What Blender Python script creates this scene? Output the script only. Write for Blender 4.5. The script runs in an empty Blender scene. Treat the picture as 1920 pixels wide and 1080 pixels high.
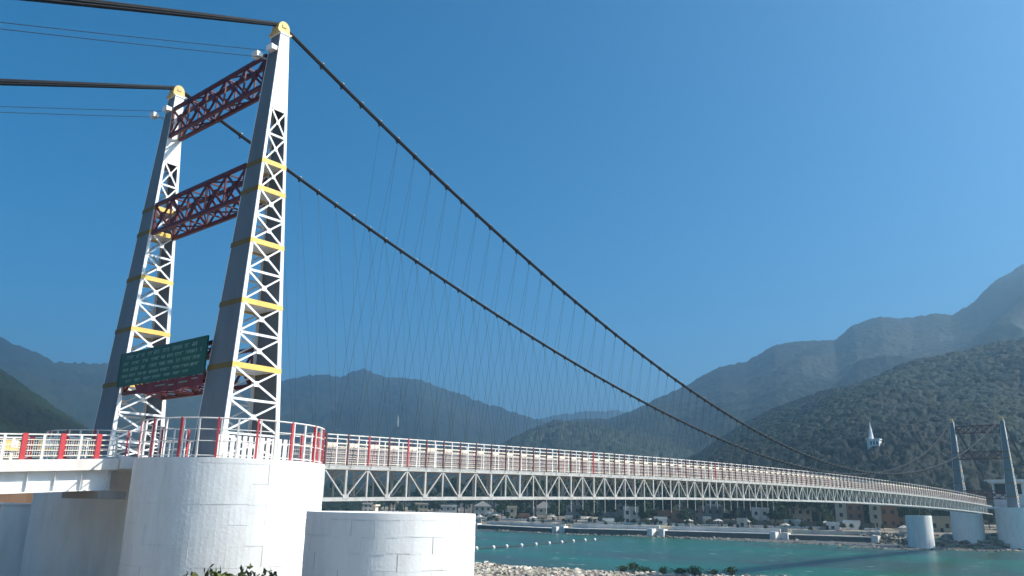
import bpy, math, random
import numpy as np
from mathutils import Vector, Matrix

random.seed(7)
RNG = np.random.default_rng(11)
scene = bpy.context.scene
COL = scene.collection
R = math.radians

# ------------------------------------------------------------------ camera, sky, sun, exposure
CAM = Vector((52.471, -27.652, -5.491))
F_PX, PITCH, YAW, ROLL = 1498.0, 0.2658, 0.6985, 0.0186
fw = Vector((-math.sin(YAW)*math.cos(PITCH), math.cos(YAW)*math.cos(PITCH), math.sin(PITCH)))
rt = Vector((math.cos(YAW), math.sin(YAW), 0)); up = rt.cross(fw)
rt2 = math.cos(ROLL)*rt + math.sin(ROLL)*up
up2 = -math.sin(ROLL)*rt + math.cos(ROLL)*up
cam_d = bpy.data.cameras.new('camera'); cam = bpy.data.objects.new('camera', cam_d); COL.objects.link(cam)
cam.matrix_world = Matrix(((rt2.x, up2.x, -fw.x, CAM.x), (rt2.y, up2.y, -fw.y, CAM.y), (rt2.z, up2.z, -fw.z, CAM.z), (0, 0, 0, 1)))
cam_d.sensor_width = 36.0; cam_d.lens = 36.0*F_PX/1920.0
cam_d.clip_start = 0.3; cam_d.clip_end = 40000
scene.camera = cam

SUN_AZ, SUN_EL = R(34), R(45)          # angle from +X towards +Y
world = bpy.data.worlds.new('World'); scene.world = world; world.use_nodes = True
wn = world.node_tree.nodes; wl = world.node_tree.links
bg = wn['Background']; sky = wn.new('ShaderNodeTexSky')
sky.sky_type = 'NISHITA'; sky.sun_disc = False
sky.sun_elevation = SUN_EL; sky.sun_rotation = R(90) - SUN_AZ
sky.altitude = 1500; sky.air_density = 1.0; sky.dust_density = 3.5; sky.ozone_density = 4.5
hsv = wn.new('ShaderNodeHueSaturation')
hsv.inputs['Hue'].default_value = 0.485; hsv.inputs['Saturation'].default_value = 1.36; hsv.inputs['Value'].default_value = 1.38
wl.new(sky.outputs[0], hsv.inputs['Color']); wl.new(hsv.outputs[0], bg.inputs[0]); bg.inputs[1].default_value = 0.063
sun_d = bpy.data.lights.new('sun', 'SUN'); sun = bpy.data.objects.new('sun', sun_d); COL.objects.link(sun)
sun_d.energy = 5.0; sun_d.angle = R(0.5); sun_d.color = (1.0, 0.93, 0.83)
SUN_DIR = Vector((math.cos(SUN_EL)*math.cos(SUN_AZ), math.cos(SUN_EL)*math.sin(SUN_AZ), math.sin(SUN_EL)))
sun.rotation_euler = SUN_DIR.to_track_quat('Z', 'Y').to_euler()
vs = scene.view_settings
vs.view_transform = 'Standard'; vs.look = 'None'; vs.exposure = 0.75; vs.gamma = 1.0
scene.cycles.use_denoising = True
scene.cycles.max_bounces = 6; scene.cycles.volume_bounces = 1
scene.cycles.transparent_max_bounces = 8

# ------------------------------------------------------------------ materials
MATS = {}
def new_mat(name):
    m = bpy.data.materials.new(name); m.use_nodes = True
    MATS[name] = m
    return m, m.node_tree.nodes, m.node_tree.links, m.node_tree.nodes['Principled BSDF']

def paint(name, col, rough=0.5, dirt=(0.5, 0.45, 0.4), dirt_amt=0.25, scale=0.8, metallic=0.0, bump=0.0, streak=True, spec=0.3):
    """weathered paint: world-space noise mixes base colour towards a dirt tint"""
    m, n, l, b = new_mat(name)
    geo = n.new('ShaderNodeNewGeometry')
    mp = n.new('ShaderNodeMapping'); mp.inputs['Scale'].default_value = (scale, scale, scale*(0.25 if streak else 1))
    l.new(geo.outputs['Position'], mp.inputs[0])
    no = n.new('ShaderNodeTexNoise'); no.inputs['Scale'].default_value = 1.0; no.inputs['Detail'].default_value = 8; no.inputs['Roughness'].default_value = 0.65
    l.new(mp.outputs[0], no.inputs['Vector'])
    rp = n.new('ShaderNodeValToRGB'); rp.color_ramp.elements[0].position = 0.42; rp.color_ramp.elements[1].position = 0.72
    rp.color_ramp.elements[0].color = (0, 0, 0, 1); rp.color_ramp.elements[1].color = (dirt_amt,)*3 + (1,)
    l.new(no.outputs[0], rp.inputs[0])
    mx = n.new('ShaderNodeMix'); mx.data_type = 'RGBA'
    mx.inputs[6].default_value = (*col, 1); mx.inputs[7].default_value = (col[0]*dirt[0], col[1]*dirt[1], col[2]*dirt[2], 1)
    l.new(rp.outputs[0], mx.inputs[0]); l.new(mx.outputs[2], b.inputs['Base Color'])
    b.inputs['Roughness'].default_value = rough; b.inputs['Metallic'].default_value = metallic
    b.inputs['Specular IOR Level'].default_value = spec
    if bump:
        n2 = n.new('ShaderNodeTexNoise'); n2.inputs['Scale'].default_value = 6; n2.inputs['Detail'].default_value = 6
        l.new(geo.outputs['Position'], n2.inputs['Vector'])
        bp = n.new('ShaderNodeBump'); bp.inputs['Strength'].default_value = bump; bp.inputs['Distance'].default_value = 0.03
        l.new(n2.outputs[0], bp.inputs['Height']); l.new(bp.outputs[0], b.inputs['Normal'])
    return m

paint('white_steel', (0.80, 0.80, 0.79), 0.45, dirt_amt=0.35)
paint('grey_steel', (0.14, 0.165, 0.19), 0.5, dirt_amt=0.4)
paint('truss_white', (0.46, 0.455, 0.44), 0.5, dirt=(0.55, 0.5, 0.42), dirt_amt=0.6, scale=1.5)
paint('cream_paint', (0.78, 0.70, 0.58), 0.5, dirt_amt=0.4)
paint('fence_white', (0.74, 0.70, 0.66), 0.5, dirt_amt=0.4)
paint('yellow_paint', (0.78, 0.52, 0.13), 0.5, dirt_amt=0.3)
paint('yellow_shaded', (0.17, 0.115, 0.02), 0.6, dirt_amt=0.4)  # darker copy of the band yellow, shade put into the colour
paint('saddle_yellow', (0.66, 0.46, 0.17), 0.5, dirt_amt=0.4)
paint('red_post', (0.55, 0.06, 0.07), 0.45, dirt_amt=0.3)
paint('infill_rose', (0.60, 0.51, 0.46), 0.6, dirt_amt=0.5)
paint('maroon_post', (0.17, 0.06, 0.055), 0.5, dirt_amt=0.4)
paint('maroon_steel', (0.10, 0.009, 0.013), 0.5, dirt_amt=0.5, scale=1.5)
paint('cable_steel', (0.010, 0.011, 0.014), 0.75, dirt_amt=0.5)
paint('hanger_steel', (0.05, 0.055, 0.06), 0.5, dirt_amt=0.3)
paint('clamp_steel', (0.5, 0.5, 0.48), 0.35, dirt_amt=0.2)
paint('whitewash', (0.80, 0.79, 0.77), 0.85, dirt=(0.72, 0.70, 0.68), dirt_amt=0.5, scale=1.1, bump=0.35, spec=0.1)
paint('whitewash_joint', (0.62, 0.61, 0.60), 0.9, dirt_amt=0.4, bump=0.3, spec=0.1)
paint('deck_concrete', (0.35, 0.34, 0.33), 0.9, dirt_amt=0.4, bump=0.2)
paint('green_board', (0.008, 0.075, 0.048), 0.4, dirt_amt=0.4)
paint('lettering_pale', (0.22, 0.36, 0.30), 0.6, dirt_amt=0.5, scale=4)
paint('red_board', (0.16, 0.006, 0.009), 0.45, dirt_amt=0.3)
paint('quay_concrete', (0.50, 0.48, 0.45), 0.9, dirt=(0.35, 0.32, 0.3), dirt_amt=0.8, scale=0.3)
paint('quay_white', (0.72, 0.70, 0.66), 0.9, dirt=(0.6, 0.55, 0.5), dirt_amt=0.6, scale=0.4)
paint('wet_gravel', (0.105, 0.098, 0.092), 0.6, dirt=(0.5, 0.55, 0.55), dirt_amt=0.9, scale=0.25, streak=False)
paint('dark_stone', (0.10, 0.095, 0.09), 0.9, dirt_amt=0.5, scale=0.5)
paint('house_white', (0.50, 0.48, 0.44), 0.9, dirt=(0.45, 0.4, 0.35), dirt_amt=0.9, scale=0.4)
paint('house_cream', (0.44, 0.37, 0.27), 0.9, dirt=(0.6, 0.52, 0.45), dirt_amt=0.6, scale=0.4)
paint('house_orange', (0.22, 0.115, 0.07), 0.9, dirt_amt=0.6, scale=0.4)
paint('house_grey', (0.20, 0.19, 0.18), 0.9, dirt_amt=0.6, scale=0.4)
paint('roof_grey', (0.25, 0.24, 0.23), 0.9, dirt_amt=0.5)
paint('window_dark', (0.02, 0.022, 0.025), 0.25, dirt_amt=0.2)
paint('bark', (0.10, 0.075, 0.05), 0.9, dirt_amt=0.5, bump=0.4)
paint('brown_masonry', (0.22, 0.13, 0.08), 0.9, dirt_amt=0.7, scale=0.7, bump=0.4)
paint('float_white', (0.75, 0.75, 0.72), 0.4, dirt_amt=0.2)
paint('rope_dark', (0.03, 0.035, 0.035), 0.8, dirt_amt=0.2)

def foliage(name, cols, scale=0.25):
    m, n, l, b = new_mat(name)
    geo = n.new('ShaderNodeNewGeometry')
    no = n.new('ShaderNodeTexNoise'); no.inputs['Scale'].default_value = scale; no.inputs['Detail'].default_value = 6
    l.new(geo.outputs['Position'], no.inputs['Vector'])
    rp = n.new('ShaderNodeValToRGB')
    e = rp.color_ramp.elements; e[0].position = 0.30; e[1].position = 0.72
    e[0].color = (*cols[0], 1); e[1].color = (*cols[-1], 1)
    if len(cols) > 2:
        x = e.new(0.5); x.color = (*cols[1], 1)
    l.new(no.outputs[0], rp.inputs[0])
    ob = n.new('ShaderNodeAttribute'); ob.attribute_name = 'tint'
    mx = n.new('ShaderNodeMix'); mx.data_type = 'RGBA'; mx.blend_type = 'MULTIPLY'; mx.inputs[0].default_value = 1.0
    l.new(rp.outputs[0], mx.inputs[6]); l.new(ob.outputs['Color'], mx.inputs[7])
    l.new(mx.outputs[2], b.inputs['Base Color'])
    b.inputs['Roughness'].default_value = 0.75; b.inputs['Specular IOR Level'].default_value = 0.15
    return m
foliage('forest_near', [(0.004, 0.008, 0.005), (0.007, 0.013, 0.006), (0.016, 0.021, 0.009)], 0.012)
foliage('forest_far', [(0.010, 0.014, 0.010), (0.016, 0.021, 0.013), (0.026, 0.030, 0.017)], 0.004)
foliage('leaves_dark', [(0.02, 0.038, 0.012), (0.04, 0.065, 0.02)], 0.5)
foliage('leaves_olive', [(0.045, 0.06, 0.02), (0.085, 0.095, 0.03)], 0.5)
foliage('leaves_bush', [(0.06, 0.085, 0.02), (0.14, 0.15, 0.04)], 1.5)

def ground_mat():
    m, n, l, b = new_mat('bank_ground')
    geo = n.new('ShaderNodeNewGeometry')
    no = n.new('ShaderNodeTexNoise'); no.inputs['Scale'].default_value = 0.08; no.inputs['Detail'].default_value = 9
    vo = n.new('ShaderNodeTexVoronoi'); vo.inputs['Scale'].default_value = 1.6
    l.new(geo.outputs['Position'], no.inputs['Vector']); l.new(geo.outputs['Position'], vo.inputs['Vector'])
    rp = n.new('ShaderNodeValToRGB'); e = rp.color_ramp.elements
    e[0].color = (0.20, 0.17, 0.13, 1); e[1].color = (0.46, 0.40, 0.32, 1); e[0].position = .35; e[1].position = .65
    l.new(no.outputs[0], rp.inputs[0])
    mx = n.new('ShaderNodeMix'); mx.data_type = 'RGBA'; mx.blend_type = 'MULTIPLY'; mx.inputs[0].default_value = 0.6
    l.new(rp.outputs[0], mx.inputs[6]); l.new(vo.outputs['Color'], mx.inputs[7]); l.new(mx.outputs[2], b.inputs['Base Color'])
    bp = n.new('ShaderNodeBump'); bp.inputs['Distance'].default_value = 0.3; bp.inputs['Strength'].default_value = .7
    l.new(vo.outputs['Distance'], bp.inputs['Height']); l.new(bp.outputs[0], b.inputs['Normal'])
    b.inputs['Roughness'].default_value = 0.95; b.inputs['Specular IOR Level'].default_value = 0.1
ground_mat()

def water_mat():
    m, n, l, b = new_mat('river_water')
    geo = n.new('ShaderNodeNewGeometry')
    mp = n.new('ShaderNodeMapping'); mp.inputs['Rotation'].default_value = (0, 0, R(-20)); mp.inputs['Scale'].default_value = (0.25, 0.9, 1)
    l.new(geo.outputs['Position'], mp.inputs[0])
    w1 = n.new('ShaderNodeTexNoise'); w1.inputs['Scale'].default_value = 1.0; w1.inputs['Detail'].default_value = 7; w1.inputs['Roughness'].default_value = .6
    l.new(mp.outputs[0], w1.inputs['Vector'])
    bp = n.new('ShaderNodeBump'); bp.inputs['Strength'].default_value = 0.8; bp.inputs['Distance'].default_value = 0.35
    l.new(w1.outputs[0], bp.inputs['Height']); l.new(bp.outputs[0], b.inputs['Normal'])
    # broad colour patches: glacial green with greyer silt lanes
    mp2 = n.new('ShaderNodeMapping'); mp2.inputs['Rotation'].default_value = (0, 0, R(-15)); mp2.inputs['Scale'].default_value = (0.012, 0.04, 1)
    l.new(geo.outputs['Position'], mp2.inputs[0])
    w2 = n.new('ShaderNodeTexNoise'); w2.inputs['Scale'].default_value = 1.0; w2.inputs['Detail'].default_value = 5
    l.new(mp2.outputs[0], w2.inputs['Vector'])
    rp = n.new('ShaderNodeValToRGB'); e = rp.color_ramp.elements
    e[0].position = .40; e[1].position = .58
    e[0].color = (0.032, 0.058, 0.052, 1); e[1].color = (0.012, 0.105, 0.072, 1)
    l.new(w2.outputs[0], rp.inputs[0])
    # foam crests
    mp3 = n.new('ShaderNodeMapping'); mp3.inputs['Rotation'].default_value = (0, 0, R(-20)); mp3.inputs['Scale'].default_value = (0.16, 0.5, 1)
    l.new(geo.outputs['Position'], mp3.inputs[0])
    w3 = n.new('ShaderNodeTexNoise'); w3.inputs['Scale'].default_value = 1.0; w3.inputs['Detail'].default_value = 4
    l.new(mp3.outputs[0], w3.inputs['Vector'])
    r3 = n.new('ShaderNodeValToRGB'); r3.color_ramp.elements[0].position = .655; r3.color_ramp.elements[1].position = .74
    l.new(w3.outputs[0], r3.inputs[0])
    mx = n.new('ShaderNodeMix'); mx.data_type = 'RGBA'; mx.inputs[7].default_value = (0.55, 0.6, 0.58, 1)
    l.new(r3.outputs[0], mx.inputs[0]); l.new(rp.outputs[0], mx.inputs[6]); l.new(mx.outputs[2], b.inputs['Base Color'])
    b.inputs['Roughness'].default_value = 0.25; b.inputs['Specular IOR Level'].default_value = 0.25
water_mat()

def stone_mat():
    m, n, l, b = new_mat('river_stone')
    at = n.new('ShaderNodeAttribute'); at.attribute_name = 'tint'
    mx = n.new('ShaderNodeMix'); mx.data_type = 'RGBA'; mx.blend_type = 'MULTIPLY'; mx.inputs[0].default_value = 1
    mx.inputs[6].default_value = (0.46, 0.41, 0.34, 1); l.new(at.outputs['Color'], mx.inputs[7]); l.new(mx.outputs[2], b.inputs['Base Color'])
    b.inputs['Roughness'].default_value = 0.9; b.inputs['Specular IOR Level'].default_value = 0.15
stone_mat()

# ------------------------------------------------------------------ helpers
ORG = {}
def tag(o, label, cat, group=None):
    o['label'] = label; o['category'] = cat
    if group: o['group'] = group
    return o
def thing(name, loc, label, cat, group=None):
    o = bpy.data.objects.new(name, None); o.empty_display_size = 0.5; COL.objects.link(o)
    o.location = loc; ORG[o] = Vector(loc); return tag(o, label, cat, group)
def link(name, me, parent=None, matrix=None, inherit=True):
    o = bpy.data.objects.new(name, me); COL.objects.link(o)
    if parent is not None:
        o.parent = parent; base = ORG.get(parent, Vector((0, 0, 0)))
    else: base = Vector((0, 0, 0))
    if matrix is not None:
        o.matrix_basis = Matrix.Translation(-base) @ matrix
    elif parent is None: pass
    ORG[o] = Vector((0, 0, 0)) if matrix is not None else base
    return o

class MB:
    def __init__(s): s.v = []; s.f = []; s.mi = []; s.cur = 0
    def add(s, vs, fs):
        k = len(s.v); s.v += [tuple(p) for p in vs]; s.f += [tuple(i+k for i in f) for f in fs]; s.mi += [s.cur]*len(fs)
    def box(s, x0, x1, y0, y1, z0, z1):
        s.hexa([(x0, y0, z0), (x1, y0, z0), (x1, y1, z0), (x0, y1, z0), (x0, y0, z1), (x1, y0, z1), (x1, y1, z1), (x0, y1, z1)])
    def hexa(s, p):
        s.add(p, [(3, 2, 1, 0), (4, 5, 6, 7), (0, 1, 5, 4), (1, 2, 6, 5), (2, 3, 7, 6), (3, 0, 4, 7)])
    def bar(s, a, b, w, h, upv=(0, 0, 1)):
        a = Vector(a); b = Vector(b); d = (b-a).normalized(); u = Vector(upv)
        sd = d.cross(u)
        if sd.length < 1e-4: sd = d.cross(Vector((0, 1, 0)))
        sd.normalize(); u = sd.cross(d)
        sd *= w/2; u *= h/2
        s.hexa([a-sd-u, a+sd-u, b+sd-u, b-sd-u, a-sd+u, a+sd+u, b+sd+u, b-sd+u])
    def tube(s, pts, r, n=8, cap=True):
        pts = [Vector(p) for p in pts]; k = len(s.v); m = len(pts)
        rs = r if hasattr(r, '__len__') else [r]*m
        for i, p in enumerate(pts):
            d = (pts[min(i+1, m-1)] - pts[max(i-1, 0)]).normalized()
            a = d.cross(Vector((0, 0, 1)));
            if a.length < 1e-3: a = d.cross(Vector((0, 1, 0)))
            a.normalize(); b = a.cross(d)
            for j in range(n):
                t = 2*math.pi*j/n; s.v.append(tuple(p + (a*math.cos(t) + b*math.sin(t))*rs[i]))
        for i in range(m-1):
            for j in range(n):
                s.f.append((k+i*n+j, k+i*n+(j+1) % n, k+(i+1)*n+(j+1) % n, k+(i+1)*n+j)); s.mi.append(s.cur)
        if cap:
            s.f.append(tuple(k+j for j in reversed(range(n)))); s.f.append(tuple(k+(m-1)*n+j for j in range(n))); s.mi += [s.cur]*2
    def prism(s, poly, z0, z1):
        n = len(poly); vs = [(x, y, z0) for x, y in poly] + [(x, y, z1) for x, y in poly]
        s.add(vs, [tuple(reversed(range(n))), tuple(range(n, 2*n))] + [(i, (i+1) % n, n+(i+1) % n, n+i) for i in range(n)])
    def mesh(s, name, mats, smooth=False):
        me = bpy.data.meshes.new(name); me.from_pydata(s.v, [], s.f)
        if isinstance(mats, str): mats = [mats]
        for m in mats: me.materials.append(MATS[m])
        if len(mats) > 1: me.polygons.foreach_set('material_index', s.mi)
        if smooth: me.polygons.foreach_set('use_smooth', [True]*len(me.polygons))
        me.update(); return me
    def build(s, name, mats, parent=None, smooth=False):
        """vertices are world coordinates"""
        return link(name, s.mesh(name, mats, smooth), parent, Matrix.Identity(4))
UNIT = {}
def unit(mat, bev=False):
    if mat not in UNIT:
        b = MB(); b.box(-.5, .5, -.5, .5, -.5, .5); UNIT[mat] = b.mesh('bar_'+mat, mat)
    return UNIT[mat]
def bar(name, parent, a, b, w, h, mat, upv=(0, 0, 1)):
    """one straight member: shared box mesh stretched between two points"""
    a = Vector(a); b = Vector(b); d = b-a; L = d.length; d.normalize(); u = Vector(upv); sd = d.cross(u)
    if sd.length < 1e-4: sd = d.cross(Vector((0, 1, 0)))
    sd.normalize(); u = sd.cross(d); c = (a+b)/2
    M = Matrix(((sd.x*w, d.x*L, u.x*h, c.x), (sd.y*w, d.y*L, u.y*h, c.y), (sd.z*w, d.z*L, u.z*h, c.z), (0, 0, 0, 1)))
    return link(name, unit(mat), parent, M)
def block(name, parent, x0, x1, y0, y1, z0, z1, mat):
    M = Matrix.Translation(((x0+x1)/2, (y0+y1)/2, (z0+z1)/2)) @ Matrix.Diagonal((x1-x0, y1-y0, z1-z0, 1))
    return link(name, unit(mat), parent, M)
def copy_tree(o, parent=None):
    c = o.copy(); COL.objects.link(c); c.parent = parent
    if parent is not None: c.matrix_parent_inverse = o.matrix_parent_inverse.copy()
    for ch in list(o.children): copy_tree(ch, c)
    return c

# value noise ------------------------------------------------------
_T = RNG.random((256, 256))
def vnoise(x, y, ox=0):
    x = np.asarray(x, float) + ox*17.3; y = np.asarray(y, float) + ox*9.1
    xi = np.floor(x).astype(int); yi = np.floor(y).astype(int); fx = x-xi; fy = y-yi
    fx = fx*fx*(3-2*fx); fy = fy*fy*(3-2*fy)
    g = lambda a, b: _T[a % 256, b % 256]
    return (g(xi, yi)*(1-fx)+g(xi+1, yi)*fx)*(1-fy) + (g(xi, yi+1)*(1-fx)+g(xi+1, yi+1)*fx)*fy
def fbm(x, y, o=5, ox=0):
    a = 0; s = .5
    for i in range(o): a = a + s*(vnoise(x*2**i, y*2**i, ox+i)-.5)*2; s *= .5
    return a
def ridged(x, y, o=4, ox=0):
    a = 0; s = .5
    for i in range(o): a = a + s*(1-np.abs(vnoise(x*2**i, y*2**i, ox+i)-.5)*2); s *= .5
    return a
def crowns(x, y, cell, ox=0):
    """tree-crown domes: returns height 0..1 and a random value per crown"""
    gx = np.floor(x/cell).astype(int); gy = np.floor(y/cell).astype(int)
    best = np.zeros_like(x); rid = np.zeros_like(x)
    for dx in (-1, 0, 1):
        for dy in (-1, 0, 1):
            a = gx+dx; b = gy+dy
            h1 = _T[(a*7+b*3+ox) % 256, (b*5+a+ox) % 256]; h2 = _T[(a*3+b*11+ox+31) % 256, (b*7+a*2+ox) % 256]; h3 = _T[(a*5+b+ox+77) % 256, (b*3+a*13) % 256]
            px = (a+.5+(h1-.5)*.9)*cell; py = (b+.5+(h2-.5)*.9)*cell; r = cell*(.5+.45*h3)
            q = 1-((x-px)**2+(y-py)**2)/(r*r)
            hh = np.where(q > 0, np.sqrt(np.maximum(q, 0))*(.6+.4*h3), 0)
            m = hh > best; best = np.where(m, hh, best); rid = np.where(m, h2, rid)
    return best, rid
def grid_mesh(name, X, Y, Z, mat, tint=None, smooth=True):
    n, m = X.shape
    co = np.stack([X, Y, Z], -1).reshape(-1, 3)
    i = np.arange(n-1)[:, None]*m + np.arange(m-1)[None, :]
    q = np.stack([i, i+1, i+m+1, i+m], -1).reshape(-1, 4)
    me = bpy.data.meshes.new(name)
    me.vertices.add(len(co)); me.vertices.foreach_set('co', co.ravel())
    me.loops.add(q.size); me.loops.foreach_set('vertex_index', q.ravel().astype(np.int32))
    me.polygons.add(len(q)); me.polygons.foreach_set('loop_start', np.arange(0, q.size, 4, dtype=np.int32))
    me.update(calc_edges=True); me.validate()
    if smooth: me.polygons.foreach_set('use_smooth', np.ones(len(me.polygons), bool))
    if tint is not None: set_tint(me, tint.ravel() if tint.shape == X.shape else tint)
    me.materials.append(MATS[mat]); return me
def set_tint(me, t):
    at = me.color_attributes.new('tint', 'FLOAT_COLOR', 'POINT')
    c = np.ones((len(t), 4), np.float32)
    if t.ndim == 1: c[:, :3] = t[:, None]
    else: c[:, :3] = t
    at.data.foreach_set('color', c.ravel())
def structure(name, me):
    o = link(name, me); o['kind'] = 'structure'; return o

# ------------------------------------------------------------------ ground and river
WATER_Z = -16.0
NEAR = np.array([(-2000, -200), (-400, 45), (-150, 78), (-51, 87), (-25, 88.5), (-15, 93), (-5, 100), (30, 108), (200, 112), (2000, 60)], float)
FAR = np.array([(-2000, 500), (-600, 330), (-260, 262), (-200, 250), (-138, 243), (-98, 261), (-62, 274), (-40, 280), (-20, 264), (10, 268), (60, 285), (300, 330), (2000, 600)], float)
def y_near(x): return np.interp(x, NEAR[:, 0], NEAR[:, 1])
def y_far(x): return np.interp(x, FAR[:, 0], FAR[:, 1])
def sstep(a, b, x):
    t = np.clip((x-a)/(b-a), 0, 1); return t*t*(3-2*t)
def ground_z(x, y):
    x = np.asarray(x, float); y = np.asarray(y, float)
    dx = x-CAM.x; dy = y-CAM.y; d = np.hypot(dx, dy)
    fwd = (dx*-math.sin(YAW) + dy*math.cos(YAW))/np.maximum(d, 1e-6)
    de = d*sstep(-0.2, 0.35, fwd)
    bank = np.interp(de, [0, 5, 40, 75, 130, 160, 20000], [-7.15, -7.4, -10.7, -14.5, -15.5, -15.8, -15.8])
    nn = fbm(x*.08, y*.08, 4)*.35
    near = bank + nn*sstep(3, 20, d)
    yn = y_near(x); yf = y_far(x)
    far = -14.2 + 2.2*sstep(2, 14, y-yf) + 3.0*sstep(20, 110, y-yf) + nn
    bed = -18.5
    z = np.where(y < (yn+yf)/2, near + (bed-near)*sstep(-3, 6, y-yn), far + (bed-far)*sstep(-2.2, 1.0, yf-y))
    # abutment mound on the far bank under the tower piers
    z = z + 2.2*np.exp(-(((x-14)/14)**2+((y-283)/11)**2))*(y > yf)
    return z
rad = np.concatenate([[0.01], np.geomspace(3, 60, 40), np.linspace(62, 420, 220), np.geomspace(440, 14000, 40)])
ang = np.linspace(0, 2*math.pi, 361)
A, RR = np.meshgrid(ang, rad)
GX = CAM.x + RR*np.cos(A); GY = CAM.y + RR*np.sin(A)
structure('ground', grid_mesh('ground', GX, GY, ground_z(GX, GY), 'bank_ground'))
wx = np.linspace(-1500, 1500, 60); wy = np.linspace(-300, 700, 40); WX, WY = np.meshgrid(wx, wy)
structure('river', grid_mesh('river', WX, WY, WX*0+WATER_Z, 'river_water'))

# ------------------------------------------------------------------ hills with forest
def hill(name, prof, d_base, d_ridge, mat, cell, crown_h, nh, nr, seed, gully=0.1, base_z=-11.0, pw=0.85, noise_w=120.0, rough=0.06, tint_rng=(0.85, 1.15)):
    """prof: list of (heading deg left of +Y from the river bank viewpoint, ridge elevation deg, distance factor)"""
    prof = sorted(prof); h = np.linspace(prof[0][0], prof[-1][0], nh)
    el = np.interp(h, [p[0] for p in prof], [p[1] for p in prof]); df = np.interp(h, [p[0] for p in prof], [p[2] for p in prof])
    D = d_ridge*df; ridge = CAM.z + D*np.tan(np.radians(el)); B = np.broadcast_to(d_base, h.shape) if np.isscalar(d_base) else np.interp(h, d_base[0], d_base[1])
    t = np.concatenate([np.linspace(0, 1, int(nr*.78)), np.linspace(1, 1.5, nr-int(nr*.78)+1)[1:]])
    T, H = np.meshgrid(t, h, indexing='ij')
    rr = np.where(T <= 1, B+(D-B)*T, D*(1+(T-1)*.7))
    X = CAM.x - rr*np.sin(np.radians(H)); Y = CAM.y + rr*np.cos(np.radians(H))
    prf = np.where(T <= 1, np.clip(T, 0, 1)**pw, 1-(T-1)*1.6)
    amp = (ridge-base_z)
    g = ridged(X/noise_w, Y/noise_w, 4, seed); g = (g-g.mean())
    Z = base_z + amp*prf + amp*gully*g*np.sin(np.clip(T, 0, 1)*math.pi)*2.0 + amp*rough*fbm(X/noise_w*3, Y/noise_w*3, 4, seed+3)*np.clip(T*3, 0, 1)
    Z = np.maximum(Z, base_z-3)
    sk = 4
    o = structure('hill', grid_mesh(name, X[::sk, ::sk], Y[::sk, ::sk], Z[::sk, ::sk]-cell*.35, mat, np.full(X[::sk, ::sk].shape, .8)))
    dome, rid = crowns(X, Y, cell, seed)
    dome2, rid2 = crowns(X+cell*.3*fbm(X/cell/2, Y/cell/2, 2, 7), Y, cell*1.7, seed+5)
    jit = np.random.default_rng(seed).normal(size=X.shape)
    Zc = Z + dome*crown_h + dome2*crown_h*.35 - .2*crown_h + jit*crown_h*.10
    X = X + np.random.default_rng(seed+1).normal(size=X.shape)*cell*.07
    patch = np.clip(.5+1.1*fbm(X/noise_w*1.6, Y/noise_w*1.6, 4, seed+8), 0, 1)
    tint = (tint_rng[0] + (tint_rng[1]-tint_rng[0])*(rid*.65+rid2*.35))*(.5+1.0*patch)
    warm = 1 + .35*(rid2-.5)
    f = link('forest', grid_mesh(name+'_forest', X, Y, Zc, mat, np.stack([tint*warm, tint, tint*.95], -1).reshape(-1, 3)))
    f['kind'] = 'stuff'
    tag(f, FOREST_LABELS.pop(0), 'forest')
    return h, rr, Z
FOREST_LABELS = ['dark green forest covering the nearer hill behind the far bridge tower',
                 'hazy blue-green forest on the tall mountain rising to the right edge',
                 'bluish forest on the broad mountain ridge behind the near tower',
                 'palest distant forested ridge in the valley gap between the mountains',
                 'dark green forest on the low hill at the left edge behind the approach fence',
                 'forested foothill spur sloping down to the valley left of the far cables']
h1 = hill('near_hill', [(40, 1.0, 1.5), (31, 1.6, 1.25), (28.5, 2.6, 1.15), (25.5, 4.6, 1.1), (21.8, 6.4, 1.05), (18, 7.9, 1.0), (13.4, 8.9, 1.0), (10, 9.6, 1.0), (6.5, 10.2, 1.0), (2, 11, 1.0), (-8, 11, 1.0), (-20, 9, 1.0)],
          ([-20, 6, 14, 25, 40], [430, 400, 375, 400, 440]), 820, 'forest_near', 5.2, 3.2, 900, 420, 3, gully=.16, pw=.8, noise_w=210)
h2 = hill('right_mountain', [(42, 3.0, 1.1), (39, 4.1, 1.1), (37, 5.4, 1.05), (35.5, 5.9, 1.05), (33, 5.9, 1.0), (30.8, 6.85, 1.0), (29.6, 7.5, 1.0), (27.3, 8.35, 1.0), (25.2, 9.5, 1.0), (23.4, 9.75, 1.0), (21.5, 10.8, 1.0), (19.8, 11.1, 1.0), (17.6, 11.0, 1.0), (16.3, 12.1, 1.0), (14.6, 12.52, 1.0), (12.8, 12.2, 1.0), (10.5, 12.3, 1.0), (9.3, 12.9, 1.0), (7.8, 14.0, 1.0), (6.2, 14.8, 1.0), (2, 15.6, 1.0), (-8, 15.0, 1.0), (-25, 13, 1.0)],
          1000, 1750, 'forest_far', 8.0, 3.0, 760, 240, 9, gully=.17, pw=.85, noise_w=380, rough=.035)
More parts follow.
